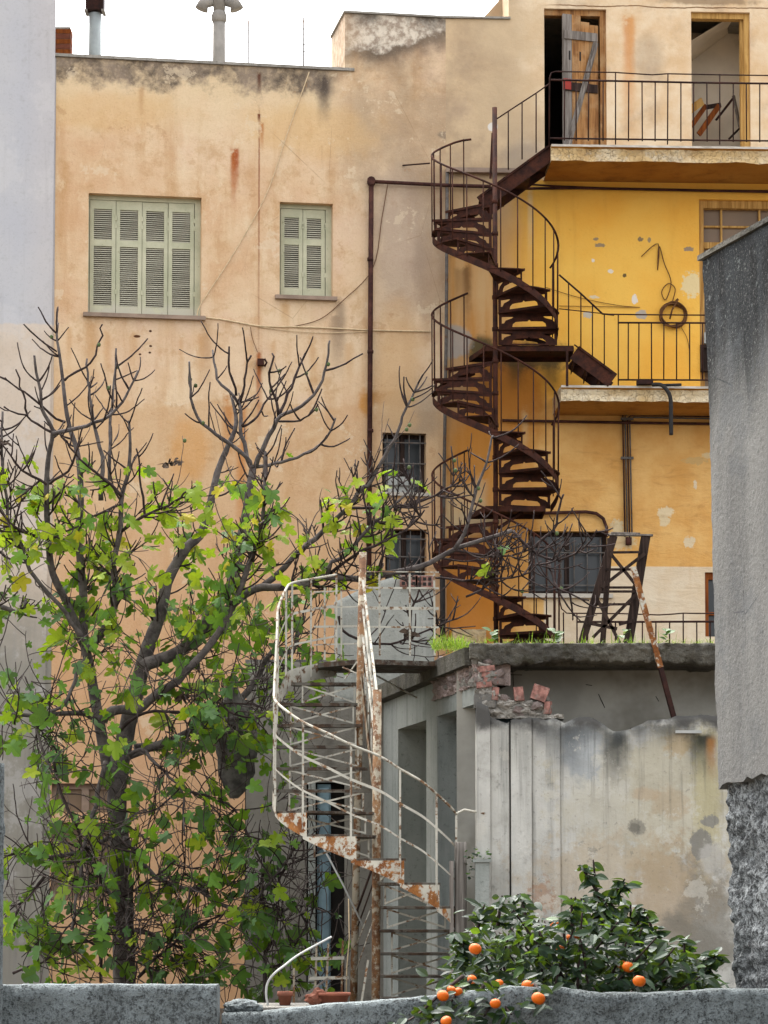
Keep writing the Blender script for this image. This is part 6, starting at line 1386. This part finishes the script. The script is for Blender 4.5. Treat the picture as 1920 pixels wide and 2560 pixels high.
for i, (pts, r, lab) in enumerate(((((1075, 408), (1250, 406), (1540, 412), (1700, 414)), .018, 'upper dark pipe under the top balcony'), (((1140, 398), (1200, 402), (1400, 410), (1700, 416)), .012, 'thin pipe sagging under the top balcony'), (((1085, 908), (1300, 912), (1560, 916)), .018, 'dark rusty pipe running under the lower balcony'))):
    tube_thing('wall_pipe', lab, 'pipe', [fa3(B, 'F', x, y, .05) for x, y in pts], r, 'pipe', 6)
CO = tag(empty('conduit_bundle', (0, 0, 0)), 'bundle of grey conduits under the lower balcony turning down the yellow wall', 'conduit')
for i in range(4):
    dx = (i - 1.5) * .030; u0, z0 = B.loc('C5', 612, 780, .04); u1, z1 = B.loc('C5', 625, 1480 - 25 * (i % 2), .04); zt = z0 + .06 - i * .028
    s = MB(); s.tube([B.world(4.6, -.04, zt - .02), B.world(u0 + dx + .05, -.04, zt), B.world(u0 + dx, -.04, zt - .05), B.world(u1 + dx, -.04, z1)], .011, 6); s.build('conduit', M['bars'] if i % 2 else M['pipe'], CO)
s = MB(); q = fa3(B, 'C5', 626, 1505, .05); s.tube([q - Vector((0, 0, .05)), q + Vector((0, 0, .05))], .04, 8); s.build('conduit_end', M['pipe'], CO)
for y in (800, 1025): s = MB(); u, z = B.loc('C5', 618, y, .05); s.box((u - .08, -.06, z - .015), (u + .08, -.02, z + .015)); s.v = [tuple(B.world(*v)) for v in s.v]; s.build('conduit_clip', M['bars'], CO)
tube_thing('drain_pipe', 'grey downpipe in the corner left of the spiral stair', 'pipe', [fa3(B, 'F', 966, 368, .06), fa3(B, 'F', 964, 700, .06), fa3(B, 'F', 955, 1340, .06)], .022, 'bars', 8)
tube_thing('drain_pipe', 'black lower pipe standing behind the stair foot', 'pipe', [fa3(B, 'C4', 530, 1640, .10), fa3(B, 'C4', 533, 2080, .10)], .035, 'cabled', 8)
tube_thing('water_pipe', 'dark pipe bending over the barred window with rings', 'pipe', [fa3(B, 'C5', -60, 1350, .05), fa3(B, 'C5', 150, 1343, .05), fa3(B, 'C5', 380, 1336, .05), fa3(B, 'C5', 440, 1345, .05), fa3(B, 'C5', 480, 1375, .05), fa3(B, 'C5', 500, 1430, .05), fa3(B, 'C5', 500, 1480, .05)], .022, 'pipe', 8)
def cab(label, fr, c, pts, r, mat, w_=.02): return tube_thing('wall_cable', label, 'cable', smooth([fa3(fr, c, x, y, w_) for x, y in pts], 5), r, mat, 5)
cab('pale cable slanting from the roof edge to the big shuttered window', A, 'F', [(668, 155), (620, 290), (575, 420), (500, 555), (432, 660), (428, 690)], .007, 'cable')
cab('pale cable running along the peach wall from the big sill to the stair', A, 'F', [(432, 685), (480, 690), (560, 704), (640, 706), (720, 709), (800, 713), (930, 716)], .010, 'cable')
cab('second thinner cable sagging under the pale wall cable', A, 'F', [(560, 706), (640, 716), (720, 719), (800, 716)], .005, 'cable')
cab('thin dark wire looping down from the drain pipe to the cable', A, 'F', [(838, 395), (825, 470), (805, 580), (740, 650), (690, 690), (630, 706)], .005, 'hose')
cab('short thin wire hanging under the pale cable', A, 'F', [(541, 706), (545, 730), (556, 760)], .004, 'hose')
for i, pts in enumerate((((1010, 1160), (1200, 1195), (1440, 1205)), ((1010, 1192), (1250, 1190), (1440, 1160)))): pass
cab('thin wire strung across the golden wall above the lower railing', B, 'C3', [(1000, 1155), (1250, 1230), (1500, 1280), (1659, 1295)], .004, 'hose'); cab('thin straight wire across the golden wall behind the lower railing', B, 'C3', [(1100, 1285), (1400, 1290), (1659, 1295)], .004, 'hose')
cab('loose looped wire hanging above the hose coil', B, 'C2', [(1190, 950), (1252, 903), (1250, 1000), (1255, 910), (1275, 975), (1300, 1045), (1280, 1110), (1265, 1080), (1290, 1050), (1315, 1070), (1305, 1120), (1325, 1105)], .007, 'hose', .03)
cab('thin wire trailing down from the hose coil', B, 'C5', [(930, 275), (960, 330), (975, 400), (980, 480)], .004, 'hose')
# coil of hose
u, z = B.loc('C5', 885, 200, .06); s = MB(); pts = []
for i in range(150):
    a = i / 150 * 2 * math.pi * 6; r_ = .165 + .012 * math.sin(i * .37) + .006 * math.cos(i * .9); pts.append(B.world(u + r_ * math.cos(a) * 1.02 + .012 * math.sin(a * .17), -.05 - .03 * math.sin(i * .23), z + r_ * .92 * math.sin(a) + .008 * math.sin(a * .31)))
s.tube(pts, .010, 6); COIL = tag(s.build('hose_coil', M['hose']), 'brown coil of hose hanging on the golden wall', 'hose')
s = MB(); s.tube([B.world(u - .05, -.07, z - .06), B.world(u - .02, -.08, z + .06), B.world(u + .06, -.07, z + .20)], .012, 5); s.build('hose_end', M['hose'], COIL)
# black hose over the lower balcony edge, junk beside it
tube_thing('drain_hose', 'black hose hanging over the edge of the lower balcony', 'hose', smooth([at('C5', 765, 603, 35.05), at('C5', 815, 605, 34.95), at('C5', 850, 640, 34.93), at('C5', 868, 690, 34.94), at('C5', 870, 800, 34.95), at('C5', 871, 893, 34.95)], 5), .026, 'cabled', 8)
tube_thing('drain_hose', 'short black hose end lying on the lower balcony', 'hose', [at('C5', 820, 606, 35.1), at('C5', 930, 603, 35.1)], .018, 'cabled', 6)
s = MB(); p = at('C5', 720, 592, 35.1); s.box((p.x - .10, 35.05, 7.78), (p.x + .10, 35.2, p.z + .04)); tag(s.build('rusty_box', M['rail']), 'small rusty box on the lower balcony beside the black hose', 'box')
# rusty bracket on the peach wall, insulator by the pole
s = MB(); q = fa3(A, 'TB', 765, 385, .06); s.box((q.x - .05, q.y - .05, q.z - .03), (q.x + .03, q.y + .06, q.z + .05)); s.tube([q + Vector((.04, -.03, -.05)), q + Vector((.07, -.03, 0)), q + Vector((.04, -.03, .05))], .014, 5); tag(s.build('wall_bracket', M['rail']), 'small rusty bracket with a rust run on the peach wall', 'bracket')
# ------------------------------------------------------------------ rooftop
def cyl(s, c, z0, z1, r0, r1=None, k=16): s.tube([(c[0], c[1], z0), (c[0], c[1], z1)], [r0, r1 or r0], k)
p = at('F', 205, 122, 37.5); V1 = tag(empty('flue_pipe', (p.x, 37.5, 11.9)), 'pale metal flue with a rusty box top, left of the roof', 'chimney')
s = MB(); cyl(s, (0, 0), 0, 1.35, .085); s.build('pipe', M['ventm'], V1)
zt = at('F', 205, 22, 37.5).z - 11.9; s = MB(); s.box((-.12, -.12, zt - .02), (.12, .12, zt + .35)); s.build('cap', M['rail'], V1)
for dx in (-.115, .115): s = MB(); s.box((dx - .02, -.13, zt - .045), (dx + .02, .13, zt - .0205)); s.build('cap_rim', M['vent'], V1)
s = MB(); s.box((-.14, -.15, 0), (.0, .1, .18)); s.build('base_sleeve', M['plast'], V1)
p = at('F', 473, 138, 37.5); V2 = tag(empty('chimney_pot', (p.x, 37.5, 11.9)), 'round cement chimney with side openings, middle of the roof', 'chimney')
z1 = at('F', 473, 40, 37.5).z - 11.9; s = MB(); s.tube([(0, 0, 0), (0, 0, z1 - .03)], [.09, .085], 16); s.build('shaft', M['vent'], V2)
s = MB(); s.tube([(0, 0, z1 - .06), (0, 0, z1 - .02), (0, 0, z1 + .04), (0, 0, z1 + .1)], [.088, .105, .105, .08], 16); s.build('collar', M['vent'], V2)
s = MB(); s.tube([(0, 0, z1 + .1), (0, 0, z1 + .5)], [.08, .11], 16); s.build('head', M['vent'], V2)
for sx in (-1, 1):
    s = MB(); s.tube([(sx * .08, 0, z1 + .24), (sx * .20, 0, z1 + .22), (sx * .24, 0, z1 + .12)], [.07, .085, .095], 14); s.build('side_outlet', M['vent'], V2)
p = at('F', 134, 122, 38); s = MB(); BR = tag(empty('brick_chimney', (p.x - .07, 38, 11.9)), 'small orange brick chimney by the pale neighbour', 'chimney')
zt = at('F', 134, 60, 38).z - 11.9
for i in range(int(zt / .07)):
    s = MB(); o_ = .004 * (i % 2); s.box((-.12 + o_, -.12, i * .07 + .003), (.20 + o_, .12, i * .07 + .066)); s.build('brick', M['woodo'] if i % 2 else M['terra'], BR)
s = MB(); s.box((-.11, -.11, 0), (.19, .11, zt - .02)); s.build('mortar_core', M['stone'], BR)
for x, yt, yb, lab, arms in ((536, 45, 146, 'bare thin aerial mast near the roof centre', 0), (656, 38, 152, 'thin aerial mast with short rods at the roof right', 1), (822, 100, 170, 'x', 0)):
    if lab == 'x': continue
    o = tag(empty('aerial_mast', tuple(at('F', x, yb, 38.5).xy) + (11.9,)), lab, 'antenna', 'aerials on the roof')
    a0, a1 = at('F', x, yb, 38.5), at('F', x, yt, 38.5); s = MB(); s.tube([(0, 0, 0), (0, 0, a1.z - 11.9)], .013, 5); s.build('mast', M['bars'], o)
    if arms:
        for dz, w_ in ((-.05, .05), (-.16, .08), (-.38, .06), (-.48, .05)): s = MB(); s.tube([(-w_, 0, a1.z - 11.9 + dz), (w_, 0, a1.z - 11.9 + dz)], .007, 5); s.build('rod', M['bars'], o)
for i, (x, y, lab) in enumerate(((1198, 290, 'left lump of rubble on the roof edge'), (1235, 290, 'right lump of rubble on the roof edge'))):
    p = at('C1', x, y, 35.9); o = inst(rocks[i], 'rubble_stone', None, Matrix.Translation((p.x, p.y, 12.03)) @ Matrix.Diagonal((.06, .06, .04, 1))); tag(o, lab, 'stone')
# ------------------------------------------------------------------ boards in the whitewashed room
for i, (a, b, w_, mt, lab) in enumerate((((1120, 760), (1205, 700), .10, 'frame', 'yellowish board lying across the pile in the open room'), ((1130, 870), (1230, 730), .06, 'woodo', 'orange plank leaning left in the open room'), ((1180, 930), (1320, 730), .07, 'woodo', 'long orange brown plank leaning in the open room'), ((1240, 740), (1330, 725), .06, 'woodd', 'dark short board on top of the leaning planks'), ((1300, 830), (1425, 670), .025, 'rail', 'thin dark rod leaning towards the lit room wall'), ((1420, 660), (1465, 880), .05, 'woodg', 'narrow grey frame standing against the lit room wall'), ((1390, 960), (1465, 885), .02, 'woodd', 'small dark stick at the foot of the grey frame'))):
    pa = fa3(B, 'D1', *a, -.45 - .05 * i); pb = fa3(B, 'D1', *b, -.60 - .05 * i); s = MB(); s.bar(pa, pb, .025, w_); tag(s.build('loose_board', M[mt]), lab, 'board', 'boards piled in the open room')
s = MB(); q = fa3(B, 'D1', 1195, 990, -.1); s.box((q.x - .12, q.y - .1, 10.84), (q.x + .13, q.y + .1, 10.88)); tag(s.build('plastic_tray', M['red']), 'small red and white tray on the sill of the open room', 'tray')
# ------------------------------------------------------------------ trestle, leaning timber and grass on the flat roof
TR = tag(empty('timber_trestle', tuple(at('C5', 550, 1900, 31).xy) + (ROOFZ,)), 'old dark timber trestle with crossed braces on the flat roof', 'trestle'); TO = Vector(TR.location)
def tb(a, b, w_, t_, nm, mt='woodd', Y=31.0, Y2=None):
    s = MB(); s.bar(at('C5', *a, Y) - TO, at('C5', *b, Y2 or Y) - TO, t_, w_, side=(0, 1, 0)); s.build(nm, M[mt], TR)
tb((540, 1475), (330, 2180), .085, .07, 'leg'); tb((725, 1475), (610, 2180), .10, .07, 'leg'); tb((520, 1490), (470, 2180), .06, .06, 'leg', 'woodd', 31.6); tb((715, 1540), (655, 1800), .05, .06, 'leg', 'woodd', 31.5)
tb((505, 1468), (765, 1472), .018, .10, 'top_board', 'woodg'); tb((525, 1458), (690, 1462), .012, .10, 'top_board', 'woodg', 31.15)
for a, b in (((520, 1570), (690, 1568)), ((495, 1668), (650, 1668)), ((470, 1795), (680, 1795)), ((430, 1870), (640, 1868)), ((490, 1772), (660, 1772))): tb(a, b, .025, .03, 'cross_rail', 'woodd', 30.95)
for a, b in (((520, 1575), (670, 1760)), ((720, 1575), (470, 1770)), ((440, 1830), (580, 2100)), ((680, 1800), (420, 2060)), ((385, 1975), (560, 2010)), ((570, 1985), (660, 1960))): tb(a, b, .035, .02, 'cross_brace', 'woodd', 30.92)
LP = tag(empty('leaning_pole', (0, 0, 0)), 'peeling white timber pole leaning over the broken slab, rusty lower half', 'pole')
s = MB(); s.bar(at('C5', 652, 1655, 25.98), at('R5', 1152, 205, 26.0), .05, .05); s.build('painted_half', M['whiter'], LP)
s = MB(); s.bar(at('R5', 1152, 205, 26.0), at('R5', 1215, 440, 26.03), .042, .042); s.build('bare_half', M['rail'], LP)
# grass
def m_grass():
    return m_leaf('roof_grass', ['#4a6422', '#64842c', '#7d9a3a', '#9a9a5a'], .4, .6)
GM = m_grass(); rg_ = random.Random(3); s = MB()
def blade(p, h, lean_):
    a = rg_.uniform(0, 6.28); d = Vector((math.cos(a), math.sin(a), 0)); w_ = Vector((-d.y, d.x, 0)) * rg_.uniform(.0018, .004)
    p = Vector(p); m = p + d * lean_ * .35 + Vector((0, 0, h * .6)); t_ = p + d * lean_ + Vector((0, 0, h))
    n = len(s.v); s.v += [tuple(p - w_), tuple(p + w_), tuple(m + w_ * .7), tuple(m - w_ * .7), tuple(t_)]
    s.f += [(n, n + 1, n + 2, n + 3), (n + 3, n + 2, n + 4)]; s.sm += [False, False]
for i in range(3600):
    px = rg_.uniform(75, 1420); dn = .12 + .9 * max(0, fbm(px * .02, 0, 0, 1.3) + .2)
    if px < 260: dn = 1.0
    elif px < 330: dn *= .6
    if rg_.random() > dn: continue
    Yg = 26.16 + abs(rg_.gauss(0, .35)); p = at('R5', px, 100, Yg); blade((p.x, Yg, ROOFZ), rg_.uniform(.015, .11) * (1.9 if rg_.random() < .08 else 1) * (1.25 if px < 230 else .9), rg_.uniform(.02, .1))
tag(s.build('grass', GM, None, fix=False), 'short green grass and weeds along the roof slab edge', 'grass', kind='stuff')
# broad weeds in the grass
for i, (px, py) in enumerate(((355, 72), (980, 92), (1180, 88), (655, 98))):
    o = tag(empty('weed', tuple(at('R5', px, 95, 26.2).xy) + (ROOFZ,)), ['leafy weed beside the foot of the brown spiral stair', 'leafy weed under the trestle legs', 'leafy weed right of the leaning pole', 'small weed left of the trestle on the slab'][i], 'weed')
    for k in range(6):
        a = rg_.uniform(0, 6.28); t_ = Vector((math.cos(a), math.sin(a), .5)).normalized(); nr = Vector((0, -.5, .9)); nr = (nr - t_ * nr.dot(t_)).normalized(); b_ = nr.cross(t_); z_ = rg_.uniform(.06, .11)
        inst(CL[1][k % 4], 'leaf', o, Matrix(((t_.x * z_, b_.x * z_ * 1.6, nr.x * z_, 0), (t_.y * z_, b_.y * z_ * 1.6, nr.y * z_, 0), (t_.z * z_, b_.z * z_ * 1.6, nr.z * z_, .04 + .02 * k), (0, 0, 0, 1))))
# dry plant on the stair foot
# plant on the gate pier
pp = at('R5', 310, 1105, 25.83); o = tag(empty('pier_plant', tuple(pp)), 'small trailing plant on top of the narrow pier', 'plant')
for k in range(34):
    a = rg_.uniform(0, 6.28); t_ = Vector((math.cos(a), math.sin(a), rg_.uniform(-.5, .6))).normalized(); nr = Vector((rg_.gauss(0, .3), -.6, .7)); nr = (nr - t_ * nr.dot(t_)).normalized(); b_ = nr.cross(t_); z_ = rg_.uniform(.03, .05)
    q = Vector((rg_.uniform(-.15, .09), rg_.uniform(-.08, .05), rg_.uniform(-.02, .09))); 
    if q.x < -.09: q.z -= rg_.uniform(0, .22)
    inst(CL[k % 2][k % 4], 'leaf', o, Matrix(((t_.x * z_, b_.x * z_ * 1.5, nr.x * z_, q.x), (t_.y * z_, b_.y * z_ * 1.5, nr.y * z_, q.y), (t_.z * z_, b_.z * z_ * 1.5, nr.z * z_, q.z), (0, 0, 0, 1))))
# ------------------------------------------------------------------ things behind the low wall, on the ground or its ledge
def lathe(s, prof, c, k=20):
    n0 = len(s.v)
    for r_, z in prof:
        for j in range(k): a = 2 * math.pi * j / k; s.v.append((c[0] + r_ * math.cos(a), c[1] + r_ * math.sin(a), c[2] + z))
    for i in range(len(prof) - 1):
        for j in range(k): a = n0 + i * k + j; b = n0 + i * k + (j + 1) % k; s.f.append((a, b, b + k, a + k)); s.sm.append(True)
    return s
YP = 24.0
p = at('S4', 200, 1555, YP); s = MB(); h = .115; z0 = .545; lathe(s, [(.0, 0), (.045, 0), (.058, .075), (.066, .075), (.066, h), (.056, h), (.05, .09), (.04, .02), (0, .02)], (p.x, YP, z0)); tag(s.build('flower_pot', M['terra']), 'small terracotta pot behind the low wall under the white pipe', 'pot')
p2 = at('S4', 540, 1560, YP); s = MB(); lathe(s, [(0, 0), (.10, 0), (.125, .08), (.14, .08), (.14, .105), (.125, .105), (.10, .03), (0, .03)], (p2.x, YP, .545)); tag(s.build('planter_bowl', M['terra']), 'wide brown terracotta bowl at the foot of the stair post', 'bowl')
p3 = at('S4', 425, 1530, YP); s = MB()
bm = bmesh.new(); bmesh.ops.create_icosphere(bm, subdivisions=3, radius=1)
for v in bm.verts:
    q = v.co.copy(); v.co = Vector((q.x * .10, q.y * .05, q.z * .06)) * (1 + .45 * nz(q.x, q.y, q.z, 2.2)); v.co.z += .07 * max(0, .5 - abs(q.x - .1)) * (1 if q.z > 0 else 0)
me = bpy.data.meshes.new('broken_tile'); bm.to_mesh(me); bm.free(); me.materials.append(M['terra'])
tag(inst(me, 'broken_tile', None, Matrix.Translation((p3.x, YP, .60))), 'broken pinkish terracotta fragment lying beside the bowl', 'tile')
for px, py, zb in ((200, 1555, p.z - .02), (540, 1560, p2.z), (425, 1530, p3.z - .05)): pass
s = MB(); s.box((at('S4', 0, 1555, 24).x, 23.6, GZ), (at('S4', 660, 1555, 24).x, 24.5, .543)); tag(s.build('planting_ledge', M['conc']), kind='structure')
tube_thing('curved_pipe', 'white curved plastic pipe rising behind the low wall', 'pipe', smooth([at('S4', 86, 1575, 24), at('S4', 70, 1480, 24), at('S4', 82, 1400, 24), at('S4', 130, 1335, 24), at('S4', 200, 1280, 24.1), at('S4', 300, 1205, 24.3), at('S4', 520, 1085, 24.6)], 5), .010, 'plast', 8)
TL = tag(empty('trellis', (0, 0, 0)), 'rusty thin metal trellis standing beside the stair post', 'trellis')
for a, b in (((420, 1120), (405, 1580)), ((500, 1130), (480, 1580)), ((600, 1110), (590, 1580)), ((262, 1300), (262, 1560))): s = MB(); s.bar(at('S4', *a, 26.9), at('S4', *b, 26.9), .02, .012); s.build('upright', M['newel'], TL)
for a, b in (((380, 1235), (610, 1230)), ((365, 1372), (640, 1365))): s = MB(); s.bar(at('S4', *a, 26.88), at('S4', *b, 26.88), .012, .03); s.build('crossbar', M['white'], TL)
s = MB(); q0, q1 = at('S4', 775, 1245, 26.5), at('S4', 725, 1560, 26.5); s.bar(q0, q1, .07, .02); tag(s.build('leaning_board', M['whiter']), 'peeling pale board leaning against the rusty stair post', 'board')
s = MB(); s.bar(at('S4', 290, 1520, 26.7), at('S4', 500, 1370, 26.7), .02, .02); tag(s.build('timber_stick', M['woodg']), 'short pale stick lying slanted at the trellis foot', 'stick')
bm = bmesh.new(); bmesh.ops.create_icosphere(bm, subdivisions=3, radius=1)
for v in bm.verts: q = v.co.copy(); v.co = Vector((q.x * .10, q.y * .07, q.z * .045)) * (1 + .25 * nz(q.x, q.y, q.z, 2.5))
me = bpy.data.meshes.new('wall_stone'); bm.to_mesh(me); bm.free(); me.materials.append(M['rough'])
p = at('T2', 1120, 1695, 14.75); tag(inst(me, 'wall_stone', None, Matrix.Translation(p)), 'rounded pale stone sitting on the low wall beside the garden wall end', 'stone')
# dark cloth bundle hanging in the fig, dry leaf clumps caught in the twigs
s = MB(); rows = 22; k = 18; rg = []
for i in range(rows + 1):
    f = i / rows; c0 = at('T2', 1075 + 18 * math.sin(f * 3), 215 + 515 * f, 29.4); wv = .72 * (.16 + .10 * math.sin(min(1, f * 1.4) * 2.2)) * min(1, (1.02 - f) * 4) ** .6 * (.35 + .65 * min(1, f * 5))
    rg.append([c0 + Vector((wv * math.cos(a) * (1 + .22 * math.sin(5 * a + f * 4) + .25 * fbm(math.cos(a), math.sin(a), f * 3, 1.5)), wv * .7 * math.sin(a), 0)) for a in [2 * math.pi * j / k for j in range(k)]])
for i in range(rows):
    for j in range(k): s.face([rg[i][j], rg[i][(j + 1) % k], rg[i + 1][(j + 1) % k], rg[i + 1][j]], True)
s.face(rg[0]); s.face(rg[-1][::-1])
M['cloth'] = m_plain('dark_grey_cloth', '#726d68', .95, .3, 9, .9, 0, '#524e4a')
tag(s.build('hanging_cloth', M['cloth']), 'dark grey cloth bundle hanging among the fig branches left of the white stair', 'cloth')
M['dry'] = m_plain('dry_leaf', '#4d3f33', .95, .2, 20, .6)
for i, (c, x, y, Y, lab) in enumerate((('TA', 1435, 1255, 28.9, 'dry leaf clump like a nest on a bare upright twig'), ('TE', 1028, 915, 28.5, 'withered leaf clump hanging before the spiral stair'), ('TE', 530, 1270, 28.5, 'withered leaf clump before the landing railing'), ('TD', 200, 1370, 28.6, 'brown withered clump in the middle of the fig'), ('TA', 30, 1090, 28.4, 'withered clump on the leftmost twig'))):
    o = tag(empty('dry_clump', tuple(at(c, x, y, Y))), lab, 'dry leaves')
    rr = random.Random(i)
    for q in range(16):
        a = rr.uniform(0, 6.28); t_ = Vector((math.cos(a), math.sin(a), rr.uniform(-.7, .7))).normalized(); nr = Vector((rr.gauss(0, .6), -.6, .5)); nr = (nr - t_ * nr.dot(t_)).normalized(); b_ = nr.cross(t_); z_ = rr.uniform(.05, .10)
        lo_ = Vector((rr.gauss(0, .03), rr.gauss(0, .02), rr.gauss(0, .02)))
        m_ = inst(CL[0][q % 4].copy() if q < 4 else bpy.data.meshes['dry_%d_%d' % (i, q % 4)], 'withered_leaf', o, Matrix(((t_.x * z_, b_.x * z_ * 1.5, nr.x * z_, lo_.x), (t_.y * z_, b_.y * z_ * 1.5, nr.y * z_, lo_.y), (t_.z * z_, b_.z * z_ * 1.5, nr.z * z_, lo_.z), (0, 0, 0, 1))))
        if q < 4: m_.data.name = 'dry_%d_%d' % (i, q); m_.data.materials[0] = M['dry']
